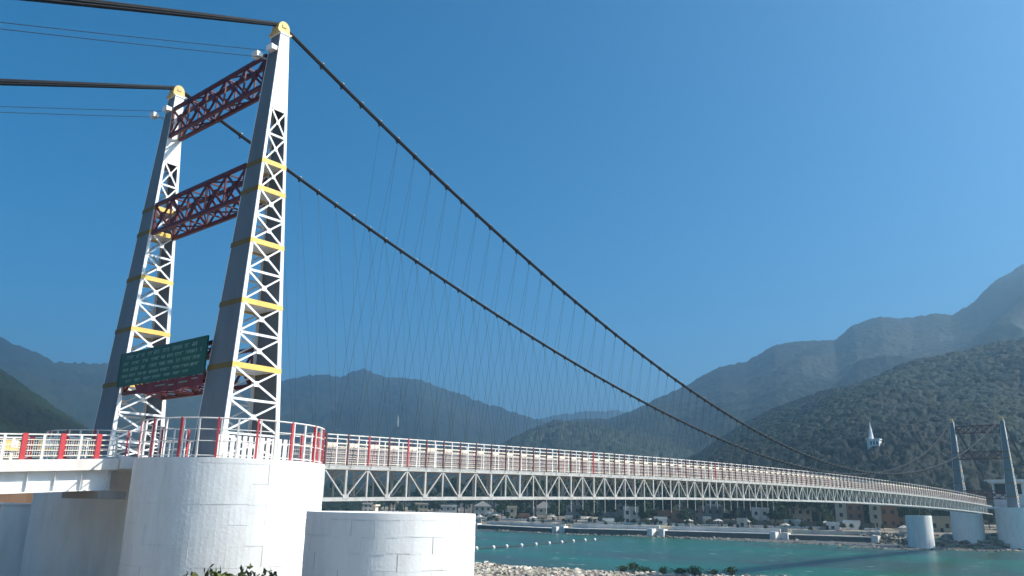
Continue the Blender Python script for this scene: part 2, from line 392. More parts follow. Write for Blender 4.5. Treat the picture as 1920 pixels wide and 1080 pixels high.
h3 = hill('left_mountain', [(110, 8, 1), (92, 10.5, 1), (80, 10.4, 1), (76, 9.9, 1), (73, 9.2, 1), (71.5, 8.7, 1), (70, 8.1, 1), (68.5, 8.05, 1), (66, 8.3, 1), (62, 8.0, 1), (58, 7.6, 1), (56, 7.9, 1), (53.5, 8.5, 1), (52, 8.45, 1), (50.6, 8.95, 1), (49, 8.45, 1), (46.5, 8.4, 1), (44, 7.6, 1), (41.5, 6.7, 1), (39, 6.0, 1), (37, 5.5, 1), (33, 4.5, 1), (28, 3, 1)],
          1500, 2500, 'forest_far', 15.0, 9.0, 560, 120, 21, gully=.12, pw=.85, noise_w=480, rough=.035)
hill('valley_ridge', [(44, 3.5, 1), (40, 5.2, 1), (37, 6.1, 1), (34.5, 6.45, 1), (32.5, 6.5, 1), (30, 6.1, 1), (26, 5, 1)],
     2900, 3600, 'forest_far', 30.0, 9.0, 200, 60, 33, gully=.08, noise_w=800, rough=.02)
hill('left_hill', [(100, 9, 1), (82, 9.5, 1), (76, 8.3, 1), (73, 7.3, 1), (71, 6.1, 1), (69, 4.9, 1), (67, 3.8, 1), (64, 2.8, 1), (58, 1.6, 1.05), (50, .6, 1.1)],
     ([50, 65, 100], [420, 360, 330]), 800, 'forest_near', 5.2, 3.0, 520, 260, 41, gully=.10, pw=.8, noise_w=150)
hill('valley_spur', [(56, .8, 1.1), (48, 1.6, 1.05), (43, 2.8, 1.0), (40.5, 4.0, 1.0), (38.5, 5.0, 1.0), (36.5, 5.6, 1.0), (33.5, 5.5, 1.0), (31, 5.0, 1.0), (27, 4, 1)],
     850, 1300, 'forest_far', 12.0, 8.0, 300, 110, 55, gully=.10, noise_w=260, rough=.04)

# ------------------------------------------------------------------ bridge geometry
SPAN = 273.6; PAN = 2.12; Y0 = 10.72; NP = 119
XB = 2.075
def camber(y): return 1.8*4*y*(SPAN-y)/SPAN**2
LEG = dict(xl=7.277, xlt=7.286, ab=1.504, at=.592, bb=1.857, bt=.349, H=26.3)
def legp(s, sx, sy, z, ins=0.0):
    t = z/LEG['H']; x = LEG['xl']*(1-t)+LEG['xlt']*t; a = LEG['ab']*(1-t)+LEG['at']*t; b = LEG['bb']*(1-t)+LEG['bt']*t
    return Vector((s*x + sx*(a-ins), sy*(b-ins), z))
LEV = [-3.15, -1.62, .45, 2.5, 4.57, 6.6, 8.65, 10.65, 12.45, 14.35, 16.35, 18.4, 20.35]
YEL = {2.5, 6.6, 10.65, 14.35, 16.35}
ZT = LEG['H']

def leg_ring(s, z, g):      # outward grown rectangle at height z
    return [legp(s, sx, sy, z, -g) for sx, sy in ((-1, -1), (1, -1), (1, 1), (-1, 1))]
def make_tower(label, group):
    tw = thing('bridge_tower', (0, 0, -3.15), label, 'tower', group)
    for s in (1, -1):
        b = MB(); z0 = LEV[0]; b.cur = 1
        # solid plates facing along the bridge
        for sy in (-1, 1):
            o = [legp(s, -1, sy, z0), legp(s, 1, sy, z0), legp(s, 1, sy, ZT), legp(s, -1, sy, ZT)]
            i = [p - Vector((0, sy*.05, 0)) for p in o]
            if sy < 0: b.hexa([o[0], o[1], i[1], i[0], o[3], o[2], i[2], i[3]])
            else: b.hexa([i[0], i[1], o[1], o[0], i[3], i[2], o[2], o[3]])
        b.cur = 0
        # edge flanges and solid head on the lattice faces
        for sx in (-1, 1):
            for sy in (-1, 1):
                e = Vector((0, -sy*.30, 0)); q = Vector((sx*.004, 0, 0)); th = Vector((-sx*.07, 0, 0)); lo = Vector((0, sy*.004, 0))
                a0 = legp(s, sx, sy, z0)+q+lo; a1 = legp(s, sx, sy, ZT)+q+lo
                e1 = Vector((0, -sy*.16, 0))
                b.hexa([a0, a0+e, a0+e+th, a0+th, a1, a1+e1, a1+e1+th, a1+th] if sx*sy > 0 else [a0+e, a0, a0+th, a0+e+th, a1+e1, a1, a1+th, a1+e1+th])
            g = Vector((sx*.008, 0, 0)); t2 = Vector((-sx*.06, 0, 0)); zz = 20.40
            c = [legp(s, sx, -1, zz)+g, legp(s, sx, 1, zz)+g, legp(s, sx, 1, ZT)+g, legp(s, sx, -1, ZT)+g]
            b.hexa([c[0], c[1], c[1]+t2, c[0]+t2, c[3], c[2], c[2]+t2, c[3]+t2])
        # cap and foot plates
        r = leg_ring(s, ZT, .06); b.hexa(r + [p+Vector((0, 0, .12)) for p in r])
        r = leg_ring(s, z0, .25); b.hexa([p-Vector((0, 0, .10)) for p in r] + [p+Vector((0, 0, .10)) for p in r])
        lg = b.build('leg', ['white_steel', 'grey_steel'], tw)
        for k in range(len(LEV)-1):
            za, zb = LEV[k], LEV[k+1]
            for sx in (-1, 1):
                n = Vector((sx, 0, 0)); pr = Vector((sx*.012, 0, 0))
                def P(sy, z): return legp(s, sx, sy, z) - Vector((0, sy*.20, 0)) + pr
                z1 = za+(.12 if k else .25); z2 = zb-.12
                bar('brace', lg, P(-1, z2), P(1, z1), .05, .13, 'white_steel', n.cross((P(1, z1)-P(-1, z2))))
                bar('brace', lg, P(-1, z1)-pr*2, P(1, z2)-pr*2, .05, .11, 'white_steel', n.cross((P(1, z2)-P(-1, z1))))
                c = (P(-1, z1)+P(1, z2)+P(-1, z2)+P(1, z1))/4
                hw = .17 if k < 9 else .13
                if k: bar('gusset', lg, c-Vector((0, 0, hw))+pr*2, c+Vector((0, 0, hw))+pr*2, .03, hw*2, 'white_steel', (0, 1, 0))
                if k and zb not in YEL:
                    bar('strut', lg, P(-1, zb), P(1, zb), .07, .15, 'white_steel')
                elif not k:
                    bar('strut', lg, P(-1, zb), P(1, zb), .07, .12, 'white_steel')
        for z in LEV[1:-1]:
            yl = z in YEL
            if yl:
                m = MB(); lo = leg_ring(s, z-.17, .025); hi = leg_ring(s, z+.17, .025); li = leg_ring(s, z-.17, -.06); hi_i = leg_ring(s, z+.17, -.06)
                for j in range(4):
                    k2 = (j+1) % 4; m.cur = 1 if j in (0, 2) else 0  # front and back faces take the yellow with shade painted in
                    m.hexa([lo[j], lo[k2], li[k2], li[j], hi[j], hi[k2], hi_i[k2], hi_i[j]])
                m.build('band', ['yellow_paint', 'yellow_shaded'], lg)
            m = MB(); lo = leg_ring(s, z-.05, -.10); hi = leg_ring(s, z+.0, -.10)
            m.hexa(lo+hi)
            if yl: m.build('diaphragm', 'white_steel', lg)
        # saddle
        m = MB(); prof = []
        for j in range(11):
            t = math.pi*j/10; prof.append((.47*math.cos(t), .42+.58*math.sin(t)))
        prof = [(.47, 0), (.49, .2)] + prof + [(-.49, .2), (-.47, 0)]
        xc = s*LEG['xlt']; zb0 = ZT+.12
        n = len(prof)
        vs = [(xc-.42, y, zb0+z) for y, z in prof] + [(xc+.42, y, zb0+z) for y, z in prof]
        m.add(vs, [tuple(range(n)), tuple(reversed(range(n, 2*n)))] + [(i, n+i, n+(i+1) % n, (i+1) % n) for i in range(n)])
        m.box(xc-.62, xc+.62, -.55, .55, zb0-.02, zb0+.10); m.box(xc-.47, xc+.47, -.16, .16, zb0+.5, zb0+.7)
        m.build('saddle', 'saddle_yellow', tw)
    # cross beams
    for (z0, z1, nb) in ((22.6, 24.95, 5), (14.2, 16.5, 5), (1.75, 4.2, 5)):
        xi0 = LEG['xl']-legp(1, 1, 1, z1).x+LEG['xl']
        x_in = 2*LEG['xl'] - legp(1, 1, 1, z0).x - .02
        yb = legp(1, 1, 1, (z0+z1)/2).y*.86
        m = MB()
        for y in (-yb, yb):
            for z in (z0, z1): m.bar((-x_in, y, z), (x_in, y, z), .22, .26)
            for e in (-1, 1): m.bar((e*(x_in-.10), y, z0+.11), (e*(x_in-.10), y, z1-.11), .16, .16, (0, 1, 0))
        cb = m.build('cross_beam', 'maroon_steel', tw)
        dx = 2*x_in/nb
        for y in (-yb, yb):
            for k in range(nb):
                xa = -x_in+k*dx; xb = xa+dx
                bar('brace', cb, (xa+.1, y+.05, z0+.1), (xb-.1, y+.05, z1-.1), .10, .16, 'maroon_steel')
                bar('brace', cb, (xa+.1, y-.05, z1-.1), (xb-.1, y-.05, z0+.1), .10, .16, 'maroon_steel')
                bar('gusset', cb, ((xa+xb)/2, y, (z0+z1)/2-.24), ((xa+xb)/2, y, (z0+z1)/2+.24), .22, .48, 'maroon_steel', (1, 0, 0))
                if k: bar('post', cb, (xa, y, z0+.1), (xa, y, z1-.1), .11, .11, 'maroon_steel', (0, 1, 0))
        for z in (z0, z1):
            for k in range(nb):
                xa = -x_in+k*dx; xb = xa+dx; e = 1 if k % 2 else -1
                bar('lacing', cb, (xa, -e*yb, z), (xb, e*yb, z), .09, .09, 'maroon_steel')
                if k: bar('tie', cb, (xa, -yb, z), (xa, yb, z), .10, .10, 'maroon_steel')
    return tw
tower = make_tower('tall white lattice bridge tower with yellow bands and maroon cross beams in the foreground', 'white suspension bridge towers')
tower2 = copy_tree(tower)
tower2.location = (0, SPAN, -3.15-2.4)
tag(tower2, 'small far white bridge tower across the river beside the white portal building', 'tower', 'white suspension bridge towers')

# ------------------------------------------------------------------ main cables, clamps, hangers
SAG = 25.35; HS = 27.35
def cab(s, y):
    t = y/SPAN; q = 4*t*(1-t)
    return Vector((s*(7.286+(3.4-7.286)*q), y, HS - 2.4*t - (SAG-1.2)*q))
CL0, CLP = 3.87, 2.053
for s in (1, -1):
    lab = 'dark main suspension cable with its hangers on the near side of the deck' if s > 0 else 'dark main suspension cable with its hangers on the far side of the deck'
    mc = thing('main_cable', (s*7.286, 0, HS), lab, 'cable', 'main suspension cables')
    ys = np.concatenate([[0], np.linspace(.6, SPAN-.6, 132), [SPAN]])
    core = [cab(s, y) for y in ys]
    core = core[:]
    def strands(b, pts, rad, off, n, sides=6, fade=None):
        for j in range(n):
            a = 2*math.pi*j/n
            b.tube([p + Vector((math.cos(a)*off[i] if hasattr(off, '__len__') else math.cos(a)*off, 0, (math.sin(a)*off[i] if hasattr(off, '__len__') else math.sin(a)*off))) for i, p in enumerate(pts)], rad, sides)
    b = MB(); strands(b, core, .062, .088, 6); b.tube(core, .075, 6)
    b.build('span_strands', 'cable_steel', mc, True)
    for (ya, yb, zd, nm) in ((0, -78, -35, 'backstay_strands'), (SPAN, SPAN+78, -30, 'backstay_strands')):
        A0 = cab(s, ya); dirn = -1 if ya == 0 else 1
        pts = [A0 + Vector((0, dirn*78*t, -33.2*t*(1+.06*(1-t)*-1))) for t in np.linspace(0, 1, 16)]
        offs = [.09+.10*t for t in np.linspace(0, 1, 16)]
        b = MB(); strands(b, pts, .07, [.10+.55*t for t in np.linspace(0, 1, 16)], 7); b.tube(pts, .09, 6)
        b.build(nm, 'cable_steel', mc, True)
    # clamp mesh shared
    cm = MB(); cm.tube([(0, -.11, 0), (0, .11, 0)], .19, 10); cm.cur = 1
    cm.box(-.04, .04, -.07, .07, .17, .28); cm.cur = 0; cm.box(-.04, .04, -.08, .08, -.34, -.17)
    cme = cm.mesh('cable_clamp', ['cable_steel', 'clamp_steel'])
    hm = MB(); hm.tube([(0, -.5, 0), (0, .5, 0)], .5, 5); hme = hm.mesh('hanger_rope', 'hanger_steel')
    k = 0
    while True:
        y = CL0 + CLP*k
        if y > SPAN-3.5: break
        p = cab(s, y); dd = (cab(s, y+.5)-cab(s, y-.5)).normalized()
        rotm = dd.to_track_quat('Y', 'Z').to_matrix().to_4x4()
        link('clamp', cme, mc, Matrix.Translation(p) @ rotm)
        for lean in (-1.05, 1.05):
            ye = y + lean
            if not (9.5 < ye < SPAN-9.5): continue
            q = Vector((s*(XB+.16), ye, camber(ye)-3.25))
            a = p-Vector((0, 0, .2)); d = q-a; L = d.length
            M = Matrix.Translation((a+q)/2) @ d.to_track_quat('Y', 'Z').to_matrix().to_4x4() @ Matrix.Diagonal((.019, L, .019, 1))
            link('hanger', hme, mc, M)
        k += 1

# ------------------------------------------------------------------ stiffening truss and deck
deck = thing('bridge_deck', (0, Y0, -5.7), 'long cambered white truss deck of the footbridge running over the river', 'bridge deck')
YS = [Y0 + PAN*k for k in range(NP)]
def chord(name, x, z, w, h, mat, y_a=YS[0]-7.2, y_b=YS[-1]+7.2):
    b = MB(); ys = [y_a]+YS+[y_b]
    for a, c in zip(ys[:-1], ys[1:]):
        za, zc = camber(a)+z, camber(c)+z
        b.hexa([(x-w/2, a, za-h/2), (x+w/2, a, za-h/2), (x+w/2, c, zc-h/2), (x-w/2, c, zc-h/2), (x-w/2, a, za+h/2), (x+w/2, a, za+h/2), (x+w/2, c, zc+h/2), (x-w/2, c, zc+h/2)])
    return b.build(name, mat, deck)
for s in (1, -1):
    chord('top_chord', s*XB, -3.23, .22, .26, 'truss_white')
    chord('bottom_chord', s*XB, -5.58, .24, .28, 'truss_white')
    for k, y in enumerate(YS):
        c = camber(y)
        bar('vertical', deck, (s*XB, y, c-5.44), (s*XB, y, c-3.36), .16 if k % 2 else .13, .19 if k % 2 else .14, 'truss_white', (0, 1, 0))
        if k < NP-1:
            y2 = YS[k+1]; c2 = camber(y2)
            if k % 2 == 0: a, b_ = (s*XB, y+.1, c-3.40), (s*XB, y2-.12, c2-5.42)
            else: a, b_ = (s*XB, y+.12, c-5.42), (s*XB, y2-.1, c2-3.40)
            bar('diagonal', deck, a, b_, .09, .10, 'truss_white')
        if k % 2: bar('gusset', deck, (s*(XB+.13), y, c-5.55), (s*(XB+.13), y, c-5.22), .03, .55, 'truss_white', (0, 1, 0))
slab = MB()
ys = [YS[0]-7.2]+YS+[YS[-1]+7.2]
for a, c in zip(ys[:-1], ys[1:]):
    za, zc = camber(a)-3.0, camber(c)-3.0
    slab.hexa([(-XB-.02, a, za-.09), (XB+.02, a, za-.09), (XB+.02, c, zc-.09), (-XB-.02, c, zc-.09), (-XB-.02, a, za), (XB+.02, a, za), (XB+.02, c, zc), (-XB-.02, c, zc)])
slab.build('deck_slab', 'deck_concrete', deck)
for k, y in enumerate(YS):
    c = camber(y)
    bar('floor_beam', deck, (-XB, y, c-3.24), (XB, y, c-3.24), .12, .22, 'truss_white')
    if k < NP-1:
        e = 1 if k % 2 else -1; y2 = YS[k+1]
        bar('wind_brace', deck, (-e*XB, y, c-5.50), (e*XB, y2, camber(y2)-5.50), .08, .08, 'truss_white')
        bar('sway_brace', deck, (XB-.1, y+.05, c-3.5), (.15, y+.05, c-4.1), .07, .07, 'truss_white')
    if 12 <= k <= 40:
        bar('tie_rod', deck, (XB+.05, y, c-7.0+.25*math.sin(k*1.7)), (XB+.05, y, c-5.70), .05, .05, 'truss_white', (0, 1, 0))

# ------------------------------------------------------------------ deck fences
bal = MB()
for j in range(1, 11):
    x = -PAN/2 + PAN*j/11
    bal.box(-.012, .012, x-.012, x+.012, 0, 1.42)
bal_me = bal.mesh('baluster_infill', 'infill_rose')
for s in (1, -1):
    lab = 'red-posted white deck fence along the near edge of the footbridge' if s > 0 else 'red-posted white deck fence along the far edge of the footbridge, seen through the near one'
    fe = thing('deck_fence', (s*XB, Y0, -3.0), lab, 'fence', 'fences along the bridge deck')
    x = s*(XB-.02)
    def rail(name, z, w, h, mat):
        b = MB(); ys = YS
        for a, c in zip(ys[:-1], ys[1:]):
            za, zc = camber(a)-3.0+z, camber(c)-3.0+z
            b.hexa([(x-w/2, a, za-h/2), (x+w/2, a, za-h/2), (x+w/2, c, zc-h/2), (x-w/2, c, zc-h/2), (x-w/2, a, za+h/2), (x+w/2, a, za+h/2), (x+w/2, c, zc+h/2), (x-w/2, c, zc+h/2)])
        return b.build(name, mat, fe)
    rail('top_rail', 2.26, .08, .08, 'fence_white')
    for z in (.14, .50, .86, 1.22): rail('rail', z, .05, .055, 'infill_rose' if z > .2 else 'cream_paint')
    rail('handrail', 1.60, .07, .10, 'cream_paint')
    for k, y in enumerate(YS):
        c = camber(y)-3.0
        bar('post', fe, (x+s*.03, y, c-.02), (x+s*.03, y, c+2.3), .10, .12, 'maroon_post' if k not in (2, 4, 17, 31, 52) else 'red_post', (0, 1, 0))
        if k < NP-1:
            ym = y+PAN/2; cm_ = camber(ym)-3.0
            bar('mid_post', fe, (x, ym, cm_), (x, ym, cm_+2.22), .06, .10, 'fence_white', (0, 1, 0))
            link('baluster_infill', bal_me, fe, Matrix.Translation((x-s*.04, ym, cm_+.15)))
            if s > 0: bar('plate', fe, (x+s*.05, y+.12, cm_+1.50), (x+s*.05, ym-.05, cm_+1.50), .02, .24, 'cream_paint')

# ------------------------------------------------------------------ piers
def pier(name, cx, cy, r, z0, z1, label, cat, nseg, rows, group=None, cap=True, panels=True, seed=1):
    rnd = random.Random(seed)
    pr = thing(name, (cx, cy, z0), label, cat, group)
    n = 144 if panels else 72
    poly = lambda rr: [(cx+rr*math.cos(2*math.pi*i/n), cy+rr*math.sin(2*math.pi*i/n)) for i in range(n)]
    b = MB(); b.prism(poly(r-.03 if panels else r), z0, z1-.02)
    b.build('core', 'whitewash', pr)
    if panels:
        hgt = (z1-.30-z0)/rows; th = 2*math.pi/nseg; g = .003/r; sub = 6
        m = MB(); vs = []
        for zz in (.002, hgt-.002):
            for rr in (r-.08, r):
                for i in range(sub+1):
                    a = -th/2+g/2+(th-g)*i/sub; vs.append((rr*math.cos(a), rr*math.sin(a), zz))
        S = sub+1; fs = []
        for i in range(sub):
            fs += [(S+i, S+i+1, 3*S+i+1, 3*S+i), (i+1, i, 2*S+i, 2*S+i+1), (2*S+i, 3*S+i, 3*S+i+1, 2*S+i+1), (i, i+1, S+i+1, S+i)]
        fs += [(0, S, 3*S, 2*S), (sub, 2*S+sub, 3*S+sub, S+sub)]
        m.add(vs, fs); me = m.mesh('formwork_panel', 'whitewash')
        for q in range(rows):
            for j in range(nseg):
                a = th*(j+(.5 if q % 2 else 0))
                off = rnd.uniform(-.007, .007)
                M = Matrix.Translation((cx+off*math.cos(a), cy+off*math.sin(a), z0+q*hgt)) @ Matrix.Rotation(a+rnd.uniform(-.006, .006), 4, 'Z') @ Matrix.Rotation(rnd.uniform(-.008, .008), 4, 'Y')
                link('panel', me, pr, M)
        b = MB(); b.prism(poly(r+.002), z1-.29, z1); b.build('rim', 'whitewash', pr)
    return pr
PZ = -3.25
pier('pier', 7.45, -.25, 5.5, -15.5, PZ, 'tall white round pier under the near leg of the foreground tower', 'pier', 18, 11, 'round white tower piers', seed=3)
pier('pier', -7.3, 0, 5.4, -16, PZ, 'shaded round pier under the far leg of the foreground tower, left of the bright one', 'pier', 18, 11, 'round white tower piers', seed=4)
pier('pier', 22.05, -.2, 4.07, -14, -5.92, 'lower free-standing round white pier in front of the deck truss', 'pier', 24, 11, seed=5)
pier('pier', 7.3, SPAN, 5.5, -17, PZ, 'round white pier under the right leg of the far tower', 'pier', 0, 0, 'round white tower piers', panels=False)
pier('pier', -6.2, SPAN-1, 4.6, -17.5, PZ, 'bluish shaded round pier under the left leg of the far tower', 'pier', 0, 0, 'round white tower piers', panels=False)
pier('pier', -16.2, SPAN-19, 3.75, -18, -6.2, 'separate low round pier at the water edge left of the far tower', 'pier', 0, 0, panels=False)

# deck slabs between the piers at each tower
for (ya, yb, lab) in ((-4.8, 3.5, 'white concrete deck slab passing between the legs of the foreground tower'), (SPAN-3.5, SPAN+4.8, 'white concrete deck slab passing between the legs of the far tower')):
    b = MB(); b.box(-2.6, 2.6, ya, yb, -3.75, -3.02)
    tag(b.build('tower_deck_slab', 'whitewash'), lab, 'slab')

# ------------------------------------------------------------------ railing round the near tower platforms
def platform_railing(cx, cy, r, a0, a1, label, ztop, nb):
    fe = thing('platform_railing', (cx, cy, PZ), label, 'railing', 'curved railings round the tower platforms')
    P = lambda a, z: Vector((cx+r*math.cos(a), cy+r*math.sin(a), z))
    aa = [a0+(a1-a0)*i/nb for i in range(nb+1)]
    fine = [a0+(a1-a0)*i/(nb*3) for i in range(nb*3+1)]
    for nm, z, rr, mat in (('top_rail', ztop, .045, 'fence_white'), ('rail', ztop-.62, .03, 'fence_white'), ('rail', ztop-1.25, .03, 'fence_white'), ('rail', PZ+.12, .03, 'fence_white')):
        b = MB(); b.tube([P(a, z) for a in fine], rr, 6); b.build(nm, mat, fe)
    for i, a in enumerate(aa):
        red = i % 2 == 0
        t = Vector((math.cos(a), math.sin(a), 0))
        bar('post', fe, P(a, PZ), P(a, ztop+.03), .10, .13 if red else .09, 'red_post' if red else 'fence_white', t)
        if red:
            ta = Vector((-math.sin(a), math.cos(a), 0))*.16
            bar('post', fe, P(a, PZ)+ta, P(a, ztop)+ta, .07, .07, 'fence_white', t)
    return fe
platform_railing(7.45, -.25, 5.3, R(-178), R(118), 'curved grey railing with red posts round the top of the bright tower pier', -1.10, 26)
platform_railing(-7.3, 0, 5.2, R(62), R(358), 'curved railing with red posts on the shaded pier behind, round the far tower leg', -1.10, 26)
# white picket barrier by the leg foot
pk = thing('picket_barrier', (9.7, 0, PZ), 'white picket barrier standing by the foot of the near tower leg', 'barrier')
for j in range(13):
    y = -2.6+j*.40
    bar('picket', pk, (9.75, y, PZ), (9.75, y, PZ+1.42), .05, .26, 'fence_white', (0, 1, 0))
for z in (PZ+.3, PZ+1.1): bar('rail', pk, (9.70, -2.75, z), (9.70, 2.35, z), .05, .08, 'fence_white')

# ------------------------------------------------------------------ approach span on the near bank
AP = lambda y: (y+5.6)*.062           # ramp
def ramp_box(b, x0, x1, ya, yb, za, zb):
    p = []
    for z in (za, zb):
        for x, y in ((x0, ya), (x1, ya), (x1, yb), (x0, yb)): p.append((x, y, z+AP(y)))
    b.hexa(p)
ap = thing('approach_span', (0, -30, -9), 'white plate girder approach span left of the foreground tower', 'bridge span')
b = MB(); ramp_box(b, -2.5, 2.45, -45, -4.85, -3.87, -3.22); b.build('deck_slab', 'fence_white', ap)
for s in (1, -1):
    b = MB(); ramp_box(b, s*1.95-.02, s*1.95+.02, -45, -5.0, -5.0, -3.9); ramp_box(b, s*1.95-.24, s*1.95+.24, -45, -5.0, -5.06, -5.0); ramp_box(b, s*1.95-.24, s*1.95+.24, -45, -5.0, -3.93, -3.875)
    g = b.build('girder', 'white_steel', ap)
    for j in range(27):
        y = -5.3-j*1.45
        bar('stiffener', g, (s*(1.95+s*0)+s*.12, y, -4.985+AP(y)), (s*1.95+s*.12, y, -3.94+AP(y)), .03, .20, 'white_steel', (1, 0, 0))
b = MB(); b.box(-2.6, 2.6, -5.8, -4.2, -5.55, -5.1); b.build('bearing_beam', 'deck_concrete', ap)
for s in (1, -1):
    fe = thing('approach_fence', (s*2.3, -20, -3.6), ('white fence with red posts on the near side of the approach span' if s > 0 else 'white fence with red posts on the far side of the approach span'), 'fence', 'fences on the approach span')
    x = s*2.3
    for nm, z, h in (('top_rail', -1.82, .08), ('rail', -2.12, .05), ('rail', -2.42, .07), ('rail', -2.72, .05), ('rail', -3.02, .06)):
        bar(nm, fe, (x, -44, z+AP(-44)), (x, -5.0, z+AP(-5)), .06, h, 'fence_white' if nm == 'top_rail' else 'cream_paint')
    for j in range(19):
        y = -6.15-j*2.02; zb_ = AP(y)
        bar('post', fe, (x+s*.02, y, -3.22+zb_), (x+s*.02, y, -1.76+zb_), .12, .28, 'red_post', (0, 1, 0))
        ym = y-1.01; zb_ = AP(ym)
        bar('mid_post', fe, (x, ym, -3.22+zb_), (x, ym, -1.82+zb_), .07, .14, 'fence_white', (0, 1, 0))
        m = MB()
        for q in range(-7, 8): m.box(x-s*.03-.012, x-s*.03+.012, ym+q*.125-.012, ym+q*.125+.012, -3.0+zb_, -2.15+zb_)
        m.build('baluster_infill', 'fence_white', fe)
    bar('post', fe, (x, -5.05, -3.22), (x, -5.05, -1.72), .09, .09, 'fence_white', (0, 1, 0))
for (y, lab) in ((-9.3, 'small yellow and white notice fixed to the approach fence, left one'), (-7.4, 'small yellow and white notice fixed to the approach fence, right one')):
    sg = thing('notice', (-2.1, y, -2.6), lab, 'notice', 'yellow notices on the approach fence')
    block('plate', sg, -2.2, -2.17, y-.42, y+.42, -2.62+AP(y), -2.0+AP(y), 'yellow_paint')
    block('plate', sg, -2.168, -2.15, y-.02, y+.36, -2.42+AP(y), -1.98+AP(y), 'fence_white')

# ------------------------------------------------------------------ green sign board and red banner on the lower cross beam
sb = thing('sign_board', (0, -1.95, 1.1), 'long dark green sign board with pale lettering hung between the tower legs', 'sign')
b = MB(); b.box(-5.82, 5.85, -1.98, -1.90, 2.2, 4.5); bd = b.build('board', 'green_board', sb)
for (x0, x1, z0, z1) in ((-5.82, 5.85, 2.14, 2.2), (-5.82, 5.85, 4.5, 4.56), (-5.88, -5.82, 2.14, 4.56), (5.85, 5.91, 2.14, 4.56)):
    block('frame', sb, x0, x1, -2.0, -1.88, z0, z1, 'green_board')
rnd = random.Random(5)
for (z, hgt, xa, xb) in ((4.16, .26, -4.9, 5.0), (3.72, .22, -5.3, 5.4), (3.28, .24, -5.2, 5.3), (2.85, .20, -5.3, 5.2), (2.46, .18, -4.6, 4.0)):
    m = MB(); x = xa
    while x < xb:
        wlen = rnd.uniform(.5, 1.5); e = min(x+wlen, xb)
        m.box(x, e, -1.992, -1.982, z+hgt/2-.035, z+hgt/2)           # head stroke of a word
        q = x+.05
        while q < e-.1:
            m.box(q, q+.035, -1.991, -1.982, z-hgt/2, z+hgt/2-.035)
            if rnd.random() < .7: m.box(q-.09 if rnd.random() < .5 else q, q+.09, -1.990, -1.982, z-rnd.uniform(-.02, .08), z+.03)
            q += rnd.uniform(.13, .24)
        x = e+rnd.uniform(.15, .5)
    m.build('lettering', 'lettering_pale', bd)
bn = thing('banner', (1.6, -1.9, 1.1), 'narrow red banner with faint white marks below the green sign board', 'banner')
b = MB()
N = 28
for j in range(N):
    xa = -2.9+8.75*j/N; xb = -2.9+8.75*(j+1)/N
    f = lambda x: 1.46+.12*math.sin((x+2.9)/8.75*math.pi)*-1+.05*math.sin(x*2.1); g = lambda x: -1.93+.03*math.sin(x*3.1)
    b.hexa([(xa, g(xa), f(xa)), (xb, g(xb), f(xb)), (xb, g(xb)+.02, f(xb)), (xa, g(xa)+.02, f(xa)), (xa, g(xa), 2.10), (xb, g(xb), 2.10), (xb, g(xb)+.02, 2.10), (xa, g(xa)+.02, 2.10)])
cl = b.build('cloth', 'red_board', bn)
m = MB()
for (xa, xb, z) in ((-.2, 1.1, 1.78), (1.6, 2.3, 1.70), (2.9, 4.0, 1.76), (4.5, 5.2, 1.88)): m.box(xa, xb, -1.975, -1.965, z, z+.07)
m.build('lettering', 'lettering_pale', cl)

# ------------------------------------------------------------------ floodlights and thin guy wires near the leg heads
def floodlight(p, label):
    f = thing('floodlight', p, label, 'floodlight', 'white floodlights on the tower heads')
    x, y, z = p
    b = MB(); b.hexa([(x-.34, y-.30, z-.18), (x+.34, y-.30, z-.22), (x+.30, y+.16, z-.14), (x-.30, y+.16, z-.14), (x-.34, y-.34, z+.20), (x+.34, y-.34, z+.16), (x+.30, y+.16, z+.14), (x-.30, y+.16, z+.14)])
    b.build('housing', 'white_steel', f)
    b = MB(); b.bar((x, y+.1, z), (x, y+.62, z+.02), .10, .10); b.box(x-.36, x+.36, y-.02, y+.03, z-.26, z-.2); b.build('bracket', 'clamp_steel', f)
for s in (1, -1):
    w = 'near' if s > 0 else 'far'
    xx = s*7.29
    floodlight((xx+.25, -.62, 25.05), 'upper white floodlight on the front of the %s tower leg head' % w)
    floodlight((xx-.45, -1.25, 24.45), 'lower white floodlight projecting from the %s tower leg head' % w)
    for j, (z, za) in enumerate(((24.9, -.345), (24.35, -.335))):
        m = MB(); pts = [Vector((xx-.2, -1.0-70*t, z+70*za*t - .8*4*t*(1-t))) for t in np.linspace(0, 1, 14)]
        m.tube(pts, .022, 5)
        tag(m.build('guy_wire', 'cable_steel'), '%s of the two thin wires running left from the %s tower leg head' % (('upper', 'lower')[j], w), 'wire', 'thin wires left of the tower')

# cream post between the truss and the low pier
b = MB(); b.box(1.9, 2.2, 15.9, 16.2, -16, -5.68); b.box(1.8, 2.3, 15.8, 16.3, -5.72, -5.60)
tag(b.build('support_post', 'cream_paint'), 'slim cream support post under the truss above the low round pier', 'post')

